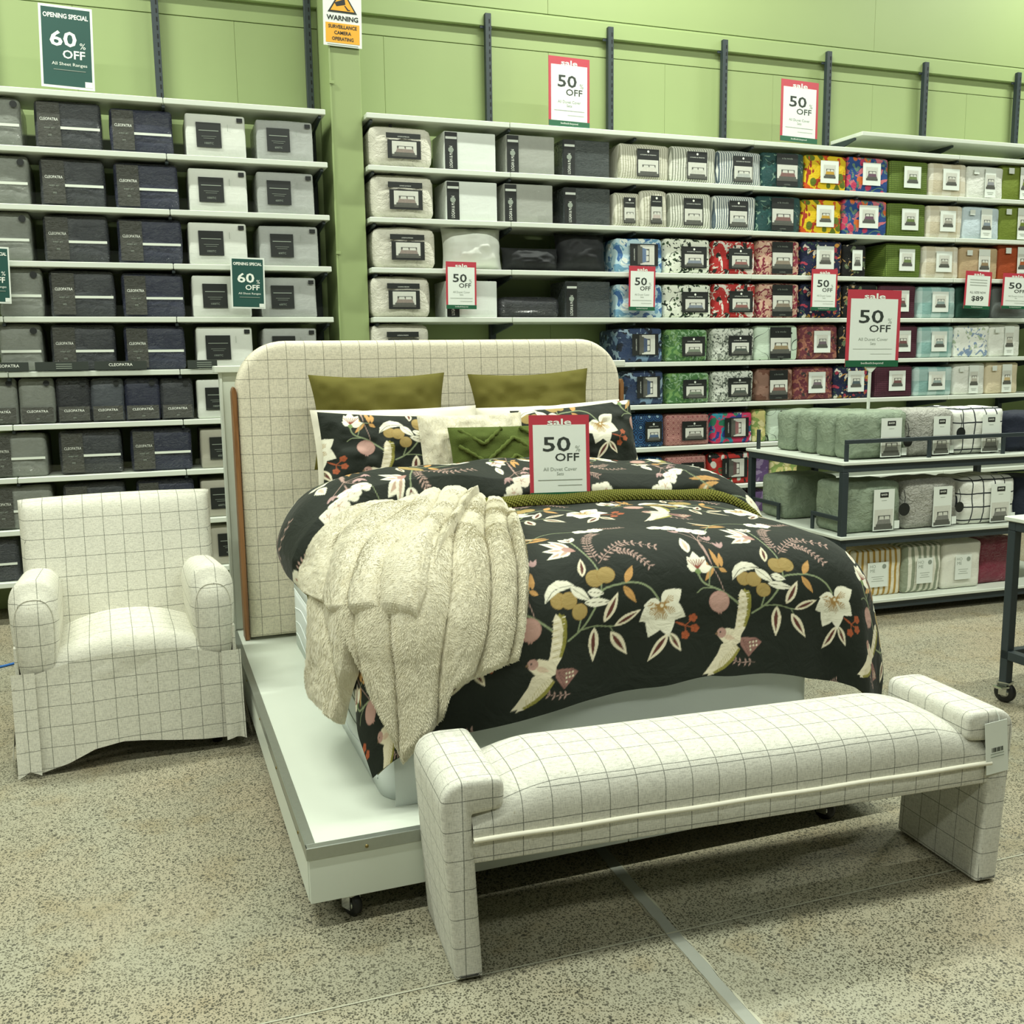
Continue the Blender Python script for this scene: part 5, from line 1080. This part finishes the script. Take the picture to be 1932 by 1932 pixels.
# seat: domed top running over the front edge
nu,nv=60,60; u=np.linspace(-1,1,nu); v=np.linspace(0,1,nv); U,Vv=np.meshgrid(u,v,indexing='ij')
Y=.46-.47*Vv; crown=.47-.055*np.abs(U)**2.2-.030*np.clip((Vv-.75)/.25,0,1)**2
wseat=.245+.075*np.clip((Vv-.72)/.28,0,1)**1.5
fall=np.clip((Vv-.86)/.14,0,1); Zs=crown-.085*fall**2; Y=Y-.012*np.sin(fall*math.pi)
link('seat',gridmesh('seat',np.stack([U*wseat,Y,Zs],-1)),M_chair,ch)
link('front_apron',gridmesh('front_apron',np.stack([U*.322,np.full_like(U,-.012)-.010*np.cos(U*1.5)+.006*vnoise(U*3,Vv*2,71),np.interp(Vv,[0,1],[.40,.26])-.045*np.abs(U)**2.2*(1-Vv)],-1)),M_chair,ch)
# arms: rounded bolsters, domed at the front top
for s in (-1,1):
    m=44; ys=np.linspace(0,1,34); rows=[]
    for t in ys:
        y=.022+.475*t; k=math.sin(min(1,t/.08+.12)*math.pi/2)**.7 ; top=.602+.085*k-.045*t; wv=.080*(.84+.16*k); row=[]
        for j in range(m):
            a=2*math.pi*j/m; cxx=math.cos(a);czz=math.sin(a)
            if czz>=0: x=wv*np.sign(cxx)*abs(cxx)**.75; z=top-.10+.10*abs(czz)**.85
            else: x=wv*np.sign(cxx)*abs(cxx)**.45*(1-.10*abs(czz)); z=top-.10-(top-.10-.30)*abs(czz)**.8
            row.append((x,y,z))
        rows.append(row)
    c0=[(p[0]*.82,p[1]-.028+.004,p[2]*.92+.035) for p in rows[0]]; c1=[(p[0]*.45,p[1]-.036,.47+(p[2]-.47)*.5) for p in rows[0]]; c2=[(0,rows[0][0][1]-.038,.47)]*m
    G=np.array([c2,c1,c0]+rows); 
    link('arm',gridmesh('arm',G,closev=True),M_chair,ch,(s*.30,0,0))
    # welt running round the arm front
    w0=[(p[0]*.90+s*.30,p[1]-.016,p[2]*.955+.02) for p in rows[0]]; tube('arm_welt',w0+[w0[0]],.0035,M_chair,ch,6)
# skirt: front, sides, back and corner pleats
def skirt(name,p0,p1,z_top,hem,n=60,seed=1,wave=.012):
    p0=np.array(p0);p1=np.array(p1); s=np.linspace(0,1,n); v=np.linspace(0,1,22); S_,V_=np.meshgrid(s,v,indexing='ij'); d=p1-p0; nrm=np.array([d[1],-d[0]])/np.hypot(*d)
    off=(.012+wave*vnoise(S_*4+seed,V_*0.7,seed))*V_**1.2+.03*V_**1.5
    zt_=np.interp(s,np.linspace(0,1,len(z_top)),z_top)[:,None]; hz=smooth1(np.linspace(0,1,len(hem)),hem,s,k=31)[:,None]
    P3=np.stack([p0[0]+d[0]*S_+nrm[0]*off,p0[1]+d[1]*S_+nrm[1]*off,zt_+(hz-zt_)*V_],-1); return link(name,gridmesh(name,P3),M_chair,ch)
skirt('front_skirt',(-.318,-.020),(.326,-.020),[.36,.40,.41,.40,.36],[.012,.035,.075,.085,.075,.062,.05,.045],80,2,.022)
skirt('side_skirt',(.372,.0),(.372,.56),[.34,.34],[.03,.045,.04,.03],60,3); skirt('side_skirt',(-.372,.56),(-.372,.0),[.34,.34],[.03,.045,.04,.03],60,4); skirt('rear_skirt',(.372,.56),(-.372,.56),[.36,.36],[.03,.03],30,5)
for s in (-1,1):
    x0,x1=(-.385,-.31) if s<0 else (.315,.385)
    skirt('corner_pleat',(x0,-.028),(x1,-.028),[.37,.37],[.012,.03,.014] if s<0 else [.04,.05,.04],16,6+s,.006)
    box('side_panel',s*.366-.006,s*.366+.006,.0,.54,.30,.46,M_chair,ch,b=.004)
for x,y in ((-.29,.05),(.29,.05),(-.29,.5),(.29,.5)): lathe('leg',[(0,0),(.018,0),(.024,.12),(.026,.30),(0,.30)],plain('dark_leg_wood','#2d231a',.5),ch,10,(x,y,0))
# blue cable on the floor at the left picture edge
cp=[atz(-60,1268,0.006),atz(-20,1262,.006),atz(5,1257,.006),atz(25,1252,.006),atz(60,1240,.006),atz(110,1225,.006)]
cb=tube('power_cable',cp,.006,plain('blue_cable_rubber','#1d5fa8',.5),None,8); tag(cb,'thin bright blue cable lying on the floor behind the armchair','cable')
# ================= trolleys of folded bedding =================
def trolley(label,x0,y0,lx,ly,rz,levels,legz=.03,lw=.036,boards=None):
    t=thing('display_trolley',label,'trolley',(x0,y0,0),rz)
    for z in levels:
        if boards is None or z in boards: box('shelf_board',-.012,lx+.012,-.012,ly+.012,z-.018,z,M_white,t,b=.003)
        for a in ((0,lx,0,lw),(0,lx,ly-lw,ly),(0,lw,lw,ly-lw),(lx-lw,lx,lw,ly-lw)): box('frame_rail',a[0],a[1],a[2],a[3],z-.056,z-.0185,M_post,t,b=.002)
    for x in (0,lx-lw):
        for y in (0,ly-lw): box('leg',x,x+lw,y,y+lw,legz,levels[-1]-.057,M_post,t,b=.002)
    return t
TR=math.radians(-2.5); ZT=(.10,.462,.862)
t1=trolley('charcoal steel trolley with white shelves of folded bedding, behind the bed',3.44,4.30,1.75,.95,TR,ZT,.0)
def guard(t,x0,x1,y,z,hg,posts):
    box('guard_rail',x0,x1,y,y+.014,z+hg-.022,z+hg,M_post,t,b=.002)
    for x in posts: box('guard_post',x-.011,x+.011,y,y+.014,z,z+hg-.022,M_post,t,b=.002)
guard(t1,.02,1.72,.015,.862,.115,(.031,.56,1.06,1.6))
def guard_y(t,x,y0,y1,z,hg):
    box('guard_rail',x,x+.014,y0,y1,z+hg-.022,z+hg,M_post,t,b=.002)
    for y in (y0+.011,y1-.011): box('guard_post',x,x+.014,y-.011,y+.011,z,z+hg-.022,M_post,t,b=.002)
guard_y(t1,.012,.03,.30,.462,.10); guard_y(t1,.012,.62,.92,.462,.10); box('guard_post',.012,.03,.86,.88,.862,.98,M_post,t1,b=.002)
t2=trolley('charcoal steel trolley leg and shelf cut off by the right edge',3.23,2.27,1.0,.75,0,(.24,.772),.085,boards=(.772,))
for x,y in ((.018,.018),(.018,.73),(.98,.018)): caster(t2,x,y,.042,.088,M_rubber,.35)
box('brake_lever',-.035,.01,.70,.745,.064,.074,M_chrome,t2,b=.002)
cT,sT=math.cos(TR),math.sin(TR)
def onT(lx,ly): return (3.44+cT*lx-sT*ly,4.30+sT*lx+cT*ly)
def tpack(name,label,lx,ly,z,w,d,h,mat,style,seed=1,cat='bedding pack',r=.03,bulge=.012,noise_=.006,yaw=0,lean=0):
    x,y=onT(lx,ly); t=thing(name,label,cat,(x,y,z),rot=(-lean,0,TR+yaw),group='folded bedding on the trolley'); link('body',softbox('body',w,d,h,r,bulge,noise_,seed,(14,7,12),nf=14),mat,t); fy=-bulge-.003-noise_
    if style=='baker':
        xx=w*.16; cw2=w*.36; flat('label_card',t,xx-cw2/2,xx+cw2/2,h*.04,h*.86,fy,M_paper); flat('brand_block',t,xx-cw2*.2,xx+cw2*.2,h*.70,h*.80,fy-.0012,M_black); lettering(t,'BAKER',xx,h*.755,.010,M_wtext,fy-.0026,w=cw2*.3,bold=.01)
        bars(t,xx,h*.64,cw2*.25,1,fy-.0012,M_grey_ink); picture(t,xx,h*.26,cw2*.90,h*.40,fy-.0015,'#7a7a74'); flat('price_sticker',t,xx+cw2*.55,xx+cw2*.8,h*.06,h*.22,fy+.002,M_paper)
    elif style=='home':
        xx=w*.0; cw2=w*.42; flat('label_card',t,xx-cw2/2,xx+cw2/2,h*.2,h*.72,fy,M_paper); lettering(t,'HO',xx-cw2*.25,h*.64,.018,M_grey_ink,fy-.0015); lettering(t,'ME',xx-cw2*.25,h*.55,.018,M_grey_ink,fy-.0015); link('round_sticker',disc(.013),M_grey_ink,t,(xx+cw2*.3,fy-.0013,h*.63),(math.pi/2,0,0)); bars(t,xx,h*.42,cw2*.6,3,fy-.0012,M_grey_ink)
    return t,fy
def hangtag(t,x,z,y,r=.03):
    link('hang_tag',disc(r),M_black,t,(x,y,z),(math.pi/2,0,0)); tube('tag_cord',[(x,y,z+r),(x+.004,y,z+r+.03),(x+.002,y+.01,z+r+.07)],.002,M_black,t,5)
H1=.255
SG=[(.075,'front sage green quilted pack on the upper trolley shelf'),(.245,'second sage green quilted pack back on the upper trolley shelf'),(.445,'third sage green quilted pack back on the upper trolley shelf'),(.655,'rearmost sage green quilted pack on the upper trolley shelf')]
for k,(ly,lb) in enumerate(SG):
    t,fy=tpack('quilt_pack',lb,.275+.005*k,ly,.862,.365,.165 if k else .155,H1-.006*k,P['sage'],'baker' if k==0 else 'none',11+k,yaw=.05*(k%2))
    if k==0: hangtag(t,.165,.09,fy-.004)
for k,(ly,lb) in enumerate(((.075,'front grey crinkled quilt pack on the upper trolley shelf'),(.30,'rear grey crinkled quilt pack on the upper trolley shelf'))):
    t,fy=tpack('quilt_pack',lb,.615,ly,.862,.305,.21,H1-.01*k,P['greyseer'],'baker' if k==0 else 'none',21+k)
    if k==0: hangtag(t,.175,.125,fy-.004)
for k,(ly,lb) in enumerate(((.075,'front white grid-check quilt pack on the upper trolley shelf'),(.30,'rear white grid-check quilt pack on the upper trolley shelf'))):
    tpack('quilt_pack',lb,.945,ly,.862,.335,.21,H1+.0-.01*k,P['gridchk'],'baker' if k==0 else 'none',31+k)
tpack('quilt_pack','charcoal quilt pack at the right end of the upper trolley shelf',1.33,.09,.862,.36,.2,.22,P['navyedge'],'none',37)
t,fy=tpack('quilt_pack','sage green quilt pack with photo label on middle trolley shelf',.235,.06,.462,.37,.26,.275,P['sage'],'baker',41); hangtag(t,.19,.12,fy-.004,.036)
t,_=tpack('quilt_pack','dark sage pack set far back on the middle trolley shelf',.225,.60,.462,.37,.26,.255,P['sage'],'none',42)
t,fy=tpack('quilt_pack','grey crinkled quilt pack with photo label on middle trolley shelf',.625,.06,.462,.36,.26,.27,P['greyseer'],'baker',43,yaw=.04); hangtag(t,.175,.11,fy-.004,.03)
tpack('quilt_pack','white grid-check quilt pack with photo label on middle trolley shelf',1.02,.06,.462,.38,.26,.265,P['gridchk'],'baker',44)
tpack('quilt_pack','charcoal quilt pack at the right of middle trolley shelf',1.42,.10,.462,.34,.24,.24,P['navyedge'],'none',45)
tpack('sheet_pack','yellow striped folded sheet pack on the lowest trolley shelf',.29,.07,.10,.32,.24,.265,P['ylstripe'],'home',46,r=.012,bulge=.004,noise_=.002)
tpack('sheet_pack','green striped folded sheet pack on the lowest trolley shelf',.585,.055,.10,.255,.24,.275,P['gnstripe'],'home',47,r=.02,bulge=.008,noise_=.004)
tpack('sheet_pack','plain white folded sheet pack on the lowest trolley shelf',.855,.06,.10,.265,.26,.27,P['home_white'],'home',48,r=.02,bulge=.006,noise_=.003)
tpack('sheet_pack','burgundy folded sheet pack on the lowest trolley shelf',1.12,.10,.10,.24,.24,.27,P['burgundy'],'none',49,r=.02,bulge=.008,noise_=.004)
# sale sign on a pole clipped to the trolley
sg,sw,sh=placed_sign('sale_sign','large 50% off sign on a white pole above the trolley',(1600,547),(1692,692),4.62,'sale',.0,yaw=-.03,roll=.01)
x,y,z=sg.location; box('pole',-.008,.008,.004,.016,.862-z+.25,.02,M_white,sg,b=.002); poly_extrude('sign_clip',[(-.05,.012),(.05,.012),(.008,-.03),(-.008,-.03)],.002,.012,M_white,sg)
# ---- print belongs to the card it is printed on
CARDS={'label_card','label_band','label_panel','card','spine_panel','belly_band','footer','yellow_panel','brand_block','plate'}
PRN={'lettering','text_line','printed_picture','leaf_emblem','flower_print'}
bpy.context.view_layer.update()
kind=lambda o:o.name.split('.')[0]
for root in [o for o in bpy.data.objects if o.type=='EMPTY']:
    ch=list(root.children); cards=[c for c in ch if kind(c) in CARDS]
    for o in ch:
        if kind(o) not in PRN: continue
        best=None
        for c in cards:
            if abs(o.location.x-c.location.x)<=c.dimensions.x/2+.001 and abs(o.location.z-c.location.z)<=c.dimensions.z/2+.001:
                if best is None or c.dimensions.x*c.dimensions.z<best.dimensions.x*best.dimensions.z: best=c
        if best is not None:
            o.parent=best; o.location=o.location-best.location
